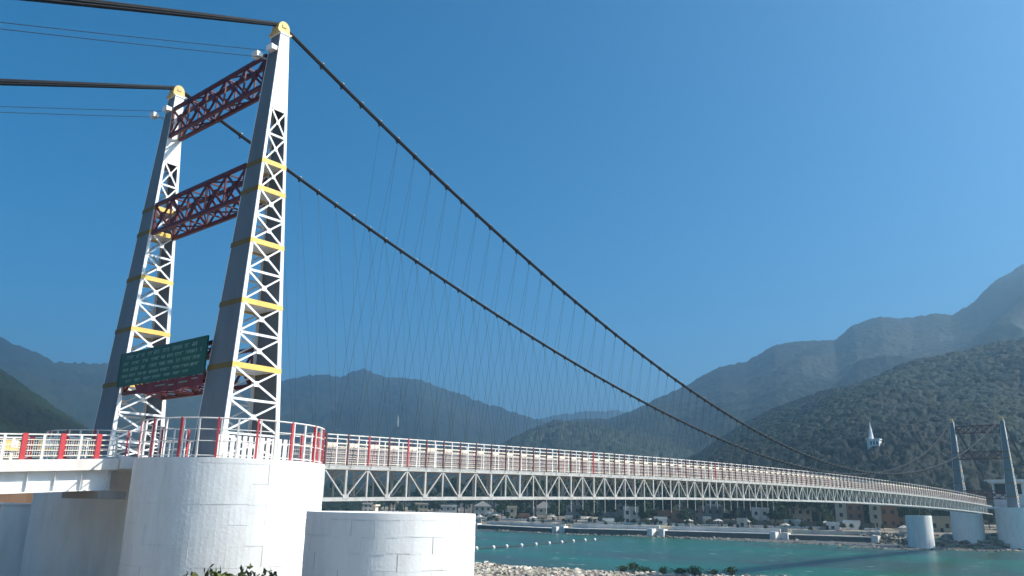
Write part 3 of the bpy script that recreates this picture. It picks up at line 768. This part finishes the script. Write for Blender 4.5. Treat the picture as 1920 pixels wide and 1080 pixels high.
# ------------------------------------------------------------------ far portal building
pb = thing('portal_building', (8, 281, -5), 'white flat-roofed portal building with dark openings behind the far tower', 'building')
b = MB()
x0, x1, y0, y1 = 1.0, 26, 279.5, 288; zf, zt = -7.5, 4.6
b.box(x0, x1, y0, y1, zf, .9)
for xa, xb in ((x0, x0+.5), (9.2, 13.0), (16.5, 18.5), (22.5, x1)): b.box(xa, xb, y0, y1, .9, zt-.35)
b.box(x0+.5, 22.5, y1-.3, y1, .9, zt-.35); b.box(x0+.0, x1, y0+.0, y1, zt-.35, zt)
b.build('wall', 'whitewash', pb)
b = MB(); b.box(x0-1.0, x1+.6, y0-1.2, y1+.4, zt, zt+.38); b.build('roof', 'whitewash', pb)
for xa, xb in ((1.6, 9.1), (13.1, 16.4), (18.6, 22.4)):
    block('window', pb, xa, xb, y0+1.6, y0+1.7, .95, zt-.4, 'window_dark')
b = MB(); b.box(-.9, 26.6, y0-1.15, y0-1.08, zt+.38, zt+.9); b.build('parapet', 'whitewash', pb)

# ------------------------------------------------------------------ quay, ghats on the far bank
def along_far(x): return Vector((x, float(y_far(x)), 0))
segs = [(-262, -202, 2.6, 'quay_concrete', 'grey'), (-198, -150, 2.0, 'quay_white', 'white-topped'), (-146, -112, 2.3, 'quay_white', 'white-topped'), (-108, -70, 2.3, 'quay_white', 'white-topped'), (-66, -36, 2.1, 'quay_concrete', 'long grey')]
names_q = ['grey river wall at the far left of the opposite bank', 'white-topped river wall left of the broad steps on the opposite bank', 'white-topped river wall in the middle of the opposite bank', 'long white-topped river wall right of the middle on the opposite bank', 'grey river wall on the opposite bank ending near the low far pier']
def strip(b, xa, xb, o0, o1, z0, z1, n=8):
    for j in range(n):
        a = xa+(xb-xa)*j/n; c = xa+(xb-xa)*(j+1)/n; pa = along_far(a); pc = along_far(c)
        b.hexa([(a, pa.y+o0, z0), (c, pc.y+o0, z0), (c, pc.y+o1, z0), (a, pa.y+o1, z0), (a, pa.y+o0, z1), (c, pc.y+o0, z1), (c, pc.y+o1, z1), (a, pa.y+o1, z1)])
for (xa, xb, h, mat, c), lab in zip(segs, names_q):
    q = thing('river_wall', along_far((xa+xb)/2)+Vector((0, 0, WATER_Z)), lab, 'wall', 'river walls of the opposite bank')
    b = MB(); strip(b, xa, xb, -1.0, 1.6, -19, WATER_Z+h-.25); b.build('wall', 'dark_stone', q)
    b = MB(); strip(b, xa, xb, -1.15, 2.6, WATER_Z+h-.25, WATER_Z+h); b.build('coping', mat, q)
    b = MB(); strip(b, xa, xb, 6.0, 6.5, WATER_Z+1.5, WATER_Z+h+1.6); b.build('parapet', mat, q)
    b = MB()
    for xx in (xa, xb):
        p = along_far(xx); b.box(xx-1.1, xx+1.1, p.y-1.6, p.y+1.4, -19, WATER_Z+h+.6)
    b.build('end_pillar', 'quay_white', q)
for (xa, xb, lab) in ((-202, -198, 'narrow stone steps down to the water at the far left of the opposite bank'), (-150, -146, 'flight of stone steps between two white-topped river walls'), (-112, -108, 'flight of pale steps beside the white pillar on the opposite bank'), (-70, -66, 'flight of steps leading down to the river near the grey wall')):
    st = thing('river_steps', along_far((xa+xb)/2)+Vector((0, 0, WATER_Z)), lab, 'steps', 'steps down to the river on the opposite bank')
    for k in range(7):
        b = MB(); strip(b, xa+1.15, xb-1.15, -2.4+k*.55, 6.0, WATER_Z-2+k*.33, WATER_Z+.15+k*.34, 2); b.build('step', 'quay_concrete', st)
# promenade terraces
for (o0, o1, z, xa, xb, mat, lab) in ((16, 17, -11.2, -240, -40, 'quay_white', 'upper white terrace wall set back behind the river walls on the opposite bank'), (30, 31, -9.6, -150, -45, 'dark_stone', 'dark stone terrace wall below the trees on the opposite bank')):
    b = MB(); strip(b, xa, xb, o0, o1, -15, z, 24); tag(b.build('terrace_wall', mat), lab, 'wall')

# houses ------------------------------------------------------------
def ray_dir(u, v):
    w = rt2*((u-960)/F_PX) + up2*((540-v)/F_PX) + fw; return w
def on_bank(u, off):
    """point on the far bank in that direction, 'off' metres behind the waterline"""
    w = ray_dir(u, 950); w = Vector((w.x, w.y)).normalized()
    t = 150.0
    while t < 700:
        x = CAM.x+w.x*t; y = CAM.y+w.y*t
        if y - float(y_far(x)) > off: break
        t += .5
    return x, y, float(ground_z(x, y)), math.atan2(w.y, w.x)
wb = MB(); wb.box(-.5, .5, -.04, .05, -.5, .5); win_me = wb.mesh('window_unit', 'window_dark')
def house(u, off, w, d, h, mat, label, nw=3, nf=2, roof='flat', rot=None, lift=0):
    x, y, z, a = on_bank(u, off); z += lift
    o = thing('house', (x, y, z-.5), label, 'building')
    o.rotation_euler = (0, 0, (a-math.pi/2) if rot is None else rot)
    def loc(b, name, mat, par=o):
        me = b.mesh(name, mat); q = bpy.data.objects.new(name, me); COL.objects.link(q); q.parent = par; return q
    b = MB(); b.box(-w/2, w/2, 0, d, -1.5, h); wl_ = loc(b, 'wall', mat)
    b = MB()
    if roof == 'flat':
        b.box(-w/2-.3, w/2+.3, -.4, d+.3, h, h+.3)
        for (xa, xb, ya, yb) in ((-w/2-.1, w/2+.1, -.2, 0), (-w/2-.1, -w/2+.1, .02, d-.02), (w/2-.1, w/2+.1, .02, d-.02)): b.box(xa, xb, ya, yb, h+.3, h+1.0)
    else:
        b.add([(-w/2-.5, -.5, h), (w/2+.5, -.5, h), (w/2+.5, d+.5, h), (-w/2-.5, d+.5, h), (0, d*.2, h+w*.32), (0, d*.8, h+w*.32)], [(3, 2, 1, 0), (0, 1, 4), (1, 2, 5, 4), (2, 3, 5), (3, 0, 4, 5)])
    loc(b, 'roof', 'roof_grey' if roof != 'flat' else mat)
    for i in range(nw):
        for j in range(nf):
            q = bpy.data.objects.new('window', win_me); COL.objects.link(q); q.parent = o
            q.location = (-w/2+w*(i+.5)/nw, 0, h*(j+.55)/nf); q.scale = (min(1.2, w/nw*.5), 1, min(1.5, h/nf*.45))
    q = bpy.data.objects.new('door', win_me); COL.objects.link(q); q.parent = o; q.location = (w/2-w*.5/nw*1.9, -.003, .95); q.scale = (1.0, 1, 1.9)
    return o
HOUSES = [
 (1183, 24, 6.0, 6, 6.5, 'house_white', 'white two-storey block standing alone near the middle of the opposite bank', 2, 2, 'flat', 0),
 (1150, 40, 9.0, 7, 3.5, 'house_grey', 'low grey building just left of the lone white block on the opposite bank', 3, 1, 'flat', 0),
 (960, 20, 4.5, 4, 6.0, 'house_cream', 'slim cream house close to the right edge of the low round pier', 1, 2, 'flat', 0),
 (1020, 55, 11, 8, 5.0, 'house_white', 'wide white house among trees above the left river wall', 4, 2, 'hip', 0),
 (1075, 48, 7, 7, 6.0, 'house_grey', 'grey house partly hidden by trees left of the middle of the bank', 2, 2, 'flat', 0),
 (1255, 36, 9, 7, 5.0, 'house_orange', 'brownish orange house right of the lone white block', 3, 1, 'flat', 0),
 (1325, 60, 12, 8, 6.0, 'house_grey', 'grey long house behind the trees right of the middle', 4, 2, 'flat', 0),
 (1425, 44, 7, 6, 6.5, 'house_white', 'small white house among trees above the long river wall', 2, 2, 'flat', 0),
 (1500, 58, 9, 7, 7.0, 'house_cream', 'cream house behind trees left of the tall orange building', 3, 2, 'flat', 0),
 (1576, 36, 4.2, 8, 10.5, 'house_cream', 'tall narrow cream building with brown sides near the water', 1, 3, 'flat', 0),
 (1602, 40, 6.5, 8, 9.5, 'house_orange', 'tall orange-brown building between the two narrow cream ones', 2, 3, 'flat', 0),
 (1640, 36, 4.2, 8, 9.5, 'house_cream', 'narrow cream building nearest the low far pier', 1, 3, 'flat', 0),
 (1672, 44, 9, 8, 8.5, 'house_orange', 'brown building just left of the low far pier', 3, 2, 'flat', 0),
 (905, 40, 9, 7, 6.0, 'house_white', 'white house seen directly above the low round pier, right of the cream post', 3, 2, 'hip', 0),
 (840, 42, 10, 7, 5.5, 'house_white', 'pale house on the opposite bank seen under the truss above the low pier', 3, 2, 'flat', 0),
 (790, 45, 8, 7, 6.0, 'house_cream', 'cream house on the opposite bank just right of the slim cream post', 3, 2, 'flat', 0),
 (690, 46, 11, 7, 5.5, 'house_white', 'white house on the opposite bank left of the slim cream post', 4, 2, 'flat', 0),
 (640, 44, 10, 7, 5.0, 'house_white', 'white house on the opposite bank close to the bright tower pier', 4, 2, 'flat', 0),
 (1760, 30, 8, 6, 5.0, 'house_cream', 'low cream building between the low far pier and the far tower', 2, 1, 'flat', 0)]
ORD = ['first', 'second', 'third', 'fourth', 'fifth', 'sixth', 'seventh', 'eighth', 'ninth', 'tenth', 'eleventh', 'twelfth', 'thirteenth', 'fourteenth', 'fifteenth', 'sixteenth']
hr = random.Random(77); UPPER = []
for i in range(16):
    m_ = hr.choice(('house_white', 'house_grey', 'house_cream', 'house_grey')); c_ = {'house_white': 'white', 'house_grey': 'grey', 'house_cream': 'cream'}[m_]
    UPPER.append((622+i*66+hr.uniform(-14, 14), hr.uniform(62, 88), hr.uniform(7, 13), hr.uniform(6, 9), hr.uniform(4, 8.5), m_, '%s house in the upper row among trees on the opposite bank, %s from the left' % (c_, ORD[i]), hr.randint(2, 4), 2, hr.choice(('flat', 'flat', 'hip')), hr.uniform(1, 4)))
SHEDS = []
for i in range(14):
    m_ = hr.choice(('house_white', 'quay_white', 'house_cream', 'house_orange', 'house_grey')); c_ = {'house_white': 'white', 'quay_white': 'off-white', 'house_grey': 'grey', 'house_cream': 'cream', 'house_orange': 'rust-coloured'}[m_]
    SHEDS.append((915+i*53+hr.uniform(-16, 16), hr.uniform(9, 24), hr.uniform(2.5, 6), hr.uniform(2.5, 4), hr.uniform(1.8, 3.4), m_, 'small %s shed on the promenade of the opposite bank, %s shed from the left' % (c_, ORD[i]), 1, 1, 'flat', 0))
for (u, off, w, d_, h, mat, lab, nw, nf, roof, lift) in HOUSES+UPPER+SHEDS: house(u, off, w, d_, h, mat, lab, nw, nf, roof, None, lift)

# white kiosks / canopies on the promenade
def kiosk(u, off, label):
    x, y, z, a = on_bank(u, off)
    k = thing('canopy_stall', (x, y, z), label, 'stall', 'white canopy stalls on the opposite bank')
    b = MB()
    for sx in (-1, 1):
        for sy in (-1, 1): b.box(x+sx*1.2-.06, x+sx*1.2+.06, y+sy*1.0-.06, y+sy*1.0+.06, z-.4, z+2.1)
    b.build('frame', 'clamp_steel', k)
    b = MB(); b.add([(x-1.6, y-1.4, z+2.1), (x+1.6, y-1.4, z+2.1), (x+1.6, y+1.4, z+2.1), (x-1.6, y+1.4, z+2.1), (x, y, z+3.0)], [(3, 2, 1, 0), (0, 1, 4), (1, 2, 4), (2, 3, 4), (3, 0, 4)])
    b.build('canopy', 'house_white', k)
    b = MB(); b.box(x-1.3, x+1.3, y-1.0, y-.7, z-.3, z+.9); b.build('counter', 'house_white', k)
for i, u in enumerate((900, 930, 1000, 1035, 1100, 1215, 1290, 1345, 1400, 1470, 1545, 1690)):
    kiosk(u, 9+(i*5) % 9, 'small white canopy stall on the promenade of the opposite bank, %s from the left' % ['first', 'second', 'third', 'fourth', 'fifth', 'sixth', 'seventh', 'eighth', 'ninth', 'tenth', 'eleventh', 'twelfth'][i])

# ------------------------------------------------------------------ trees
def leaf_cloud(seed, blobs, nleaf, lsize):
    r = np.random.default_rng(seed)
    V = []; Fc = []; T = []
    w = np.array([b[3]**2 for b in blobs]); w = w/w.sum()
    idx = r.choice(len(blobs), nleaf, p=w)
    for i in idx:
        cx, cy, cz, rad_ = blobs[i]
        d = r.normal(size=3); d /= np.linalg.norm(d); d[2] *= .8
        p = np.array((cx, cy, cz)) + d*rad_*(r.uniform(.55, 1.08))
        a = r.normal(size=3); a /= np.linalg.norm(a); n = d+.7*r.normal(size=3); n /= np.linalg.norm(n)
        t1 = np.cross(n, a); t1 /= np.linalg.norm(t1); t2 = np.cross(n, t1)
        s = lsize*r.uniform(.6, 1.35); k = len(V)
        V += [p-t1*s, p-t2*s*.55, p+t1*s, p+t2*s*.55]; Fc.append((k, k+1, k+2, k+3))
        T += [r.uniform(.6, 1.35)]*4
    return V, Fc, np.array(T)
def tree_proto(seed, h, spread, mat, nleaf, lsize):
    rnd = random.Random(seed); blobs = []; limbs = []
    for k in range(rnd.randint(9, 13)):
        a = rnd.uniform(0, 6.28); q = rnd.uniform(.1, 1)*spread*.62; z = h*rnd.uniform(.42, .9)
        q *= 1.15-.55*(z/h-.42)/.48
        blobs.append((q*math.cos(a), q*math.sin(a), z, spread*rnd.uniform(.22, .42))); limbs.append(blobs[-1])
    V, Fc, T = leaf_cloud(seed, blobs, nleaf, lsize)
    me = bpy.data.meshes.new('crown'); me.from_pydata([tuple(v) for v in V], [], Fc); set_tint(me, T); me.materials.append(MATS[mat])
    b = MB(); b.tube([(0, 0, -1), (.05*h*rnd.uniform(-1, 1)*.4, 0, h*.3), (0, .02*h, h*.62)], [h*.035, h*.026, h*.012], 7)
    for l in limbs[:7]: b.tube([(0, 0, h*.32), (l[0]*.5, l[1]*.5, h*.32+(l[2]-h*.32)*.6), (l[0], l[1], l[2])], [h*.014, h*.010, h*.004], 5)
    return me, b.mesh('trunk', 'bark', True)
PROTO = [tree_proto(1, 11, 5.0, 'leaves_dark', 1500, .42), tree_proto(2, 9, 4.6, 'leaves_olive', 1300, .42), tree_proto(3, 13, 5.4, 'leaves_dark', 1700, .45), tree_proto(4, 7.5, 4.2, 'leaves_olive', 1100, .4)]
def tree(x, y, z, k, sc, rz, label, group, cat='tree', name='tree'):
    t = thing(name, (x, y, z-.1), label, cat, group); t.rotation_euler = (0, 0, rz); t.scale = (sc, sc, sc*random.uniform(.9, 1.15))
    for nm, me in zip(('crown', 'trunk'), PROTO[k]):
        o = bpy.data.objects.new(nm, me); COL.objects.link(o); o.parent = t
rnd = random.Random(23)
TL = {0: 'dark leafy tree among the houses on the opposite bank', 1: 'olive green tree among the houses on the opposite bank', 2: 'tall dark tree rising above the houses on the opposite bank', 3: 'low olive bushy tree on the opposite bank'}
HS_ = sorted([(h_[0], h_[1], h_[6]) for h_ in HOUSES])
def short(lab):
    w = lab.split(); return ' '.join(w[:6]) if len(w) > 6 else lab
def place_word(u, off):
    j = min(range(len(HS_)), key=lambda q: abs(HS_[q][0]-u)); hu, ho_, hl_ = HS_[j]
    side = 'behind' if abs(u-hu) < 7 and off > ho_ else ('in front of' if abs(u-hu) < 7 else ('left of' if u < hu else 'right of'))
    return side + ' the ' + short(hl_)
KW = {0: 'dark leafy tree', 1: 'olive green tree', 2: 'tall dark tree', 3: 'low olive tree'}
us = list(range(596, 1700, 12)); SEEN = {}
for i, u in enumerate(us):
    for row in (0, 1):
        off = (rnd.choice((18, 22, 27, 33)) if row == 0 else rnd.choice((46, 56, 68, 82, 95))) + rnd.uniform(-3, 3)
        uu = u+rnd.uniform(-6, 6)
        if row == 0 and rnd.random() < .45: continue
        if any(abs(uu-hh[0]) < 15 and off < hh[1]+2 for hh in HOUSES): off = max(hh[1] for hh in HOUSES if abs(uu-hh[0]) < 15)+14
        x, y, z, a = on_bank(uu, off); k = rnd.choice((0, 0, 1, 2, 3, 0)) if row == 0 else rnd.choice((0, 2, 2, 0, 1))
        sc = rnd.uniform(.55, .95) if row == 0 else rnd.uniform(1.25, 1.75)
        lab = ('big ' if row else '') + KW[k] + ' ' + place_word(uu, off)
        if lab in SEEN: lab += ', farther back' if off > SEEN[lab] else ', nearer the river'
        SEEN[lab] = off
        tree(x, y, z, k, sc, rnd.uniform(0, 6.28), lab, 'trees of the opposite bank')
for i in range(46):          # low growth along the promenade
    uu = 905+i*16.5+rnd.uniform(-6, 6); off = rnd.uniform(7, 15)
    x, y, z, a = on_bank(uu, off)
    tree(x, y, z, rnd.choice((0, 3)), rnd.uniform(.20, .38), rnd.uniform(0, 6.28), 'small bush on the promenade ' + place_word(uu, 0), 'bushes on the promenade of the opposite bank', 'bush', 'bush')
for i, (u, off) in enumerate(((1705, 30), (1722, 44), (1750, 60), (1770, 50), (1790, 62), (1815, 55), (1832, 70), (1850, 60), (1900, 75), (1915, 60))):
    x, y, z, a = on_bank(u, off)
    tree(x, y, z, i % 3, rnd.uniform(.9, 1.2), i*1.3, 'dark tree around the far tower and its portal building, %s from the left' % ORD[i], 'trees behind the far tower')

# ------------------------------------------------------------------ near bank shrubs, stones, rocks
def bush_proto(seed, nleaf=420, mat='leaves_bush'):
    rnd = random.Random(seed); blobs = [(rnd.uniform(-.6, .6), rnd.uniform(-.6, .6), rnd.uniform(.3, .95), rnd.uniform(.28, .5)) for _ in range(8)]
    V, Fc, T = leaf_cloud(seed, blobs, nleaf, .085)
    me = bpy.data.meshes.new('foliage'); me.from_pydata([tuple(v) for v in V], [], Fc); set_tint(me, T); me.materials.append(MATS[mat])
    b = MB()
    for bl in blobs: b.tube([(0, 0, -.2), (bl[0]*.5, bl[1]*.5, bl[2]*.6), (bl[0], bl[1], bl[2])], [.03, .02, .008], 5)
    return me, b.mesh('stem', 'bark')
BUSH = [bush_proto(61), bush_proto(62), bush_proto(63)]; BUSH_D = [bush_proto(64, 420, 'leaves_dark'), bush_proto(65, 420, 'leaves_dark'), bush_proto(66, 420, 'leaves_dark')]
def at_px(u, depth):
    w = ray_dir(u, 1000); return CAM.x+w.x*depth, CAM.y+w.y*depth
for i, (u, dep, sc, lab) in enumerate(((402, 40, 1.45, 'leftmost leafy shrub at the foot of the bright tower pier'), (432, 41, 1.15, 'second leafy shrub from the left at the foot of the bright tower pier'), (490, 40, 1.25, 'third leafy shrub from the left at the foot of the bright tower pier'), (515, 41, 1.2, 'fourth leafy shrub from the left at the foot of the bright tower pier'), (548, 40.5, 1.2, 'rightmost leafy shrub at the foot of the bright tower pier'))):
    x, y = at_px(u, dep); z = float(ground_z(x, y))
    t = thing('shrub', (x, y, z-.05), lab, 'shrub', 'shrubs at the foot of the pier'); sc *= 1.3; t.scale = (sc, sc, sc*1.3); t.rotation_euler = (0, 0, i*1.1)
    for nm, me in zip(('foliage', 'stem'), BUSH[i % 3]):
        o = bpy.data.objects.new(nm, me); COL.objects.link(o); o.parent = t
for i, u in enumerate((1170, 1190, 1215, 1245, 1275, 1300, 1335, 1370)):
    w = ray_dir(u, 1080); t_ = 90.
    while True:
        x = CAM.x+w.x*t_; y = CAM.y+w.y*t_
        if y > float(y_near(x))-2.0 or t_ > 170: break
        t_ += .5
    z = float(ground_z(x, y)); sc = (1.5, 1.9, 1.3, 1.6)[i % 4]
    tag_ = 'dark low shrub at the near water edge, %s from the left' % ('first', 'second', 'third', 'fourth', 'fifth', 'sixth', 'seventh', 'eighth')[i]
    t = thing('shrub', (x, y, z-.1), tag_, 'shrub', 'shrubs at the near water edge'); t.scale = (sc, sc, sc*.8); t.rotation_euler = (0, 0, i*.9)
    for nm, me in zip(('foliage', 'stem'), BUSH_D[i % 3]):
        o = bpy.data.objects.new(nm, me); COL.objects.link(o); o.parent = t

def stones(name, pts, smin, smax, label, seed, tone=1.0):
    r = np.random.default_rng(seed); t = (1+5**.5)/2
    ico = np.array([(-1, t, 0), (1, t, 0), (-1, -t, 0), (1, -t, 0), (0, -1, t), (0, 1, t), (0, -1, -t), (0, 1, -t), (t, 0, -1), (t, 0, 1), (-t, 0, -1), (-t, 0, 1)])/math.sqrt(1+t*t)
    fc = np.array([(0, 11, 5), (0, 5, 1), (0, 1, 7), (0, 7, 10), (0, 10, 11), (1, 5, 9), (5, 11, 4), (11, 10, 2), (10, 7, 6), (7, 1, 8), (3, 9, 4), (3, 4, 2), (3, 2, 6), (3, 6, 8), (3, 8, 9), (4, 9, 5), (2, 4, 11), (6, 2, 10), (8, 6, 7), (9, 8, 1)])
    n = len(pts); s = smin*(smax/smin)**(r.random(n)**2.2)
    V = ico[None]*(1+.22*r.normal(size=(n, 12, 1))); V = V*np.stack([s*r.uniform(.8, 1.3, n), s*r.uniform(.8, 1.3, n), s*r.uniform(.45, .8, n)], -1)[:, None, :]
    V = V + np.asarray(pts)[:, None, :] + np.array([0, 0, .12])*s[:, None, None]
    me = bpy.data.meshes.new(name); me.from_pydata(V.reshape(-1, 3).tolist(), [], (fc[None]+12*np.arange(n)[:, None, None]).reshape(-1, 3).tolist())
    tn = tone*r.uniform(.35, 1.35, n); set_tint(me, np.repeat(tn, 12)); me.materials.append(MATS['river_stone'])
    o = link(name, me); o['kind'] = 'stuff'; tag(o, label, 'stones'); return o
n = 9000
px = RNG.uniform(-95, 12, n); py = y_near(px) + 1.5 - RNG.random(n)**1.5*45
stones('shore_stones', np.stack([px, py, ground_z(px, py)], -1), .12, .6, 'pale river stones covering the near shore right of the low pier', 2)
n = 1500
px = RNG.uniform(-45, 70, n); py = y_far(px) - 2 + RNG.random(n)**1.3*12
stones('bank_rocks', np.stack([px, py, np.maximum(ground_z(px, py), WATER_Z-.3)], -1), .3, 1.3, 'broken rocks along the water edge below the far tower', 4, .55)

gx = np.linspace(-118, 10, 90); gt = np.linspace(0, 1, 26); GT, GXX = np.meshgrid(gt, gx, indexing='ij')
wid = np.interp(GXX, [-118, -100, -70, -45, -25, -8, 10], [2, 12, 30, 46, 48, 34, 8])*(.85+.3*vnoise(GXX*.09, GXX*0+3.3))
GYY = y_far(GXX) + 3 - (wid+3)*GT
structure('gravel_bar', grid_mesh('gravel_bar', GXX, GYY, WATER_Z + .30*(1-GT) - .16*GT + .12*fbm(GXX*.12, GYY*.25, 4, 2), 'wet_gravel'))
n = 2600
px = RNG.uniform(-118, 8, n); py = y_far(px) + 1 - RNG.random(n)**1.6*np.interp(px, [-118, -70, -30, 8], [6, 30, 45, 12])
stones('shallow_stones', np.stack([px, py, np.full(n, WATER_Z-.02)], -1), .12, .7, 'scattered stones on the wet gravel bar below the opposite river wall', 6, .45)
n = 1600
px = RNG.uniform(-262, -30, n); py = y_far(px) - 1.2 - RNG.random(n)**2*4
stones('toe_rocks', np.stack([px, py, np.full(n, WATER_Z-.1)], -1), .2, .9, 'rocks at the foot of the opposite river walls', 8, .45)

# ------------------------------------------------------------------ floating rope with buoys
rp = [(-85.7, 125.2), (-86.8, 132.8), (-88.5, 140), (-90, 148), (-91.8, 156.6), (-93.8, 165.4), (-96.1, 174.6), (-98.7, 184.2), (-101.5, 194.6), (-102.3, 201.3)]
b = MB(); b.tube([(-84.5, 118, WATER_Z+.08)]+[(x, y, WATER_Z+.10) for x, y in rp]+[(-104, 212, WATER_Z+.08)], .16, 6)
tag(b.build('boom_rope', 'rope_dark'), 'dark floating rope with white floats crossing the river at the left', 'rope')
for i, (x, y) in enumerate(rp):
    bu = thing('float', (x, y, WATER_Z), 'white float on the dark rope in the river, %s from the near shore' % ['first', 'second', 'third', 'fourth', 'fifth', 'sixth', 'seventh', 'eighth', 'ninth', 'tenth'][i], 'float', 'floats on the river rope')
    b = MB(); b.tube([(x, y, WATER_Z-.3), (x, y, WATER_Z+.0), (x, y, WATER_Z+.35), (x, y, WATER_Z+.62), (x, y, WATER_Z+.72)], [.2, .42, .45, .28, .1], 10); b.build('drum', 'float_white', bu, True)
    b = MB(); b.tube([(x, y, WATER_Z+.7), (x, y, WATER_Z+1.0)], .08, 6); b.build('eye', 'rope_dark', bu)

# ------------------------------------------------------------------ hill temple and pale tower on the mountain
def on_hill(hh, head, elev):
    h, rr, Z = hh; j = int(np.argmin(np.abs(h-head))); col_r = rr[:, j]; col_z = Z[:, j]
    e = np.degrees(np.arctan2(col_z-CAM.z, col_r)); i = int(np.argmax(e > elev)); d = col_r[i]
    return CAM.x-d*math.sin(R(head)), CAM.y+d*math.cos(R(head)), float(col_z[i]), d
x, y, z, d = on_hill(h1, 15.9, 3.75); k = d/500.0*.8
tp = thing('hill_temple', (x, y, z), 'small white temple with a tapering spire on the wooded hill left of the far tower', 'temple')
z0 = z+2.2
b = MB(); b.box(x-2.4*k, x+5.6*k, y-2.5*k, y+3*k, z0-8*k, z0+4.6*k); b.build('wall', 'whitewash', tp)
b = MB(); b.box(x-2.8*k, x+6.2*k, y-3*k, y+3.4*k, z0+4.6*k, z0+5.3*k); b.build('roof', 'whitewash', tp)
b = MB(); prf = [(1.75, 5.3), (1.7, 7), (1.45, 9), (1.1, 11), (.75, 13), (.45, 14.6), (.3, 15.4), (.42, 15.8), (.1, 17)]
b.tube([(x-.2*k, y, z0+q[1]*k) for q in prf], [q[0]*k for q in prf], 10); b.build('spire', 'whitewash', tp)
for xx in (0.2, 2.2, 4.2): block('window', tp, x+(xx-.5)*k, x+(xx+.5)*k, y-2.55*k, y-2.48*k, z0+1.2*k, z0+3.6*k, 'window_dark')
x, y, z, d = on_hill(h3, 47.9, 4.9); k = d/500.0
b = MB(); b.tube([(x, y, z-5), (x, y, z+3*k), (x-.4*k, y, z+8*k), (x-.5*k, y, z+10*k)], [.7*k, .65*k, .5*k, .2*k], 8)
b.box(x-1.2*k, x+1.2*k, y-k, y+k, z-5, z+1.5*k)
tag(b.build('white_tower', 'house_white'), 'tiny pale tower on the hazy mountain slope above the deck', 'tower')

# ------------------------------------------------------------------ upstream bank pieces at the left edge
lb = thing('river_block', (-13.3, -3.7, -15), 'shaded white block pier with a sunlit edge at the bottom left corner', 'pier')
a = R(70.2); dr = Vector((-math.sin(a), math.cos(a))); rgt = Vector((dr.y, -dr.x)); c = CAM.xy + dr*70
def q2(r_, f_): p = c+rgt*r_+dr*f_; return p
p = [q2(-1.5, 0), q2(1.15, 0), q2(1.72, 1.1), q2(1.72, 3), q2(-1.5, 3)]
b = MB(); b.prism([(v.x, v.y) for v in p], -16, -6.1); b.build('shaft', 'whitewash', lb)
p = [q2(-1.6, -.1), q2(1.2, -.1), q2(1.8, 1.05), q2(1.8, 3.1), q2(-1.6, 3.1)]
b = MB(); b.prism([(v.x, v.y) for v in p], -6.1, -5.98); b.build('coping', 'whitewash', lb)
b = MB(); c = Vector((-58, 11)); p = [q2(-9, 0), q2(6, 0), q2(6, 4), q2(-9, 4)]; b.prism([(v.x, v.y) for v in p], -17, -4.6)
tag(b.build('masonry_wall', 'brown_masonry'), 'brown masonry wall just under the approach girder at the left edge', 'wall')
for i, (dx, dy, sc) in enumerate(((-66, 14, .8), (-70, 22, .9), (-76, 12, .9), (-64, 24, .75))):
    tree(dx, dy, float(ground_z(dx, dy)), i % 2, sc*.8, i*2.0, 'green tree beyond the brown masonry wall at the left edge', 'trees at the left edge')

# ------------------------------------------------------------------ haze
hz = MB(); hz.box(-6500, 6500, -3000, 8500, -20.5, 500)
hm_, hn, hl, hb = new_mat('haze_air'); hn.remove(hb)
pv = hn.new('ShaderNodeVolumePrincipled'); pv.inputs['Density'].default_value = 0.00042; pv.inputs['Color'].default_value = (0.50, 0.79, 1.0, 1); pv.inputs['Anisotropy'].default_value = 0.75
hl.new(pv.outputs[0], hn['Material Output'].inputs['Volume'])
ho = hz.build('haze', 'haze_air'); ho['kind'] = 'stuff'
tag(ho, 'thin pale blue haze in the valley air fading the mountains', 'haze')
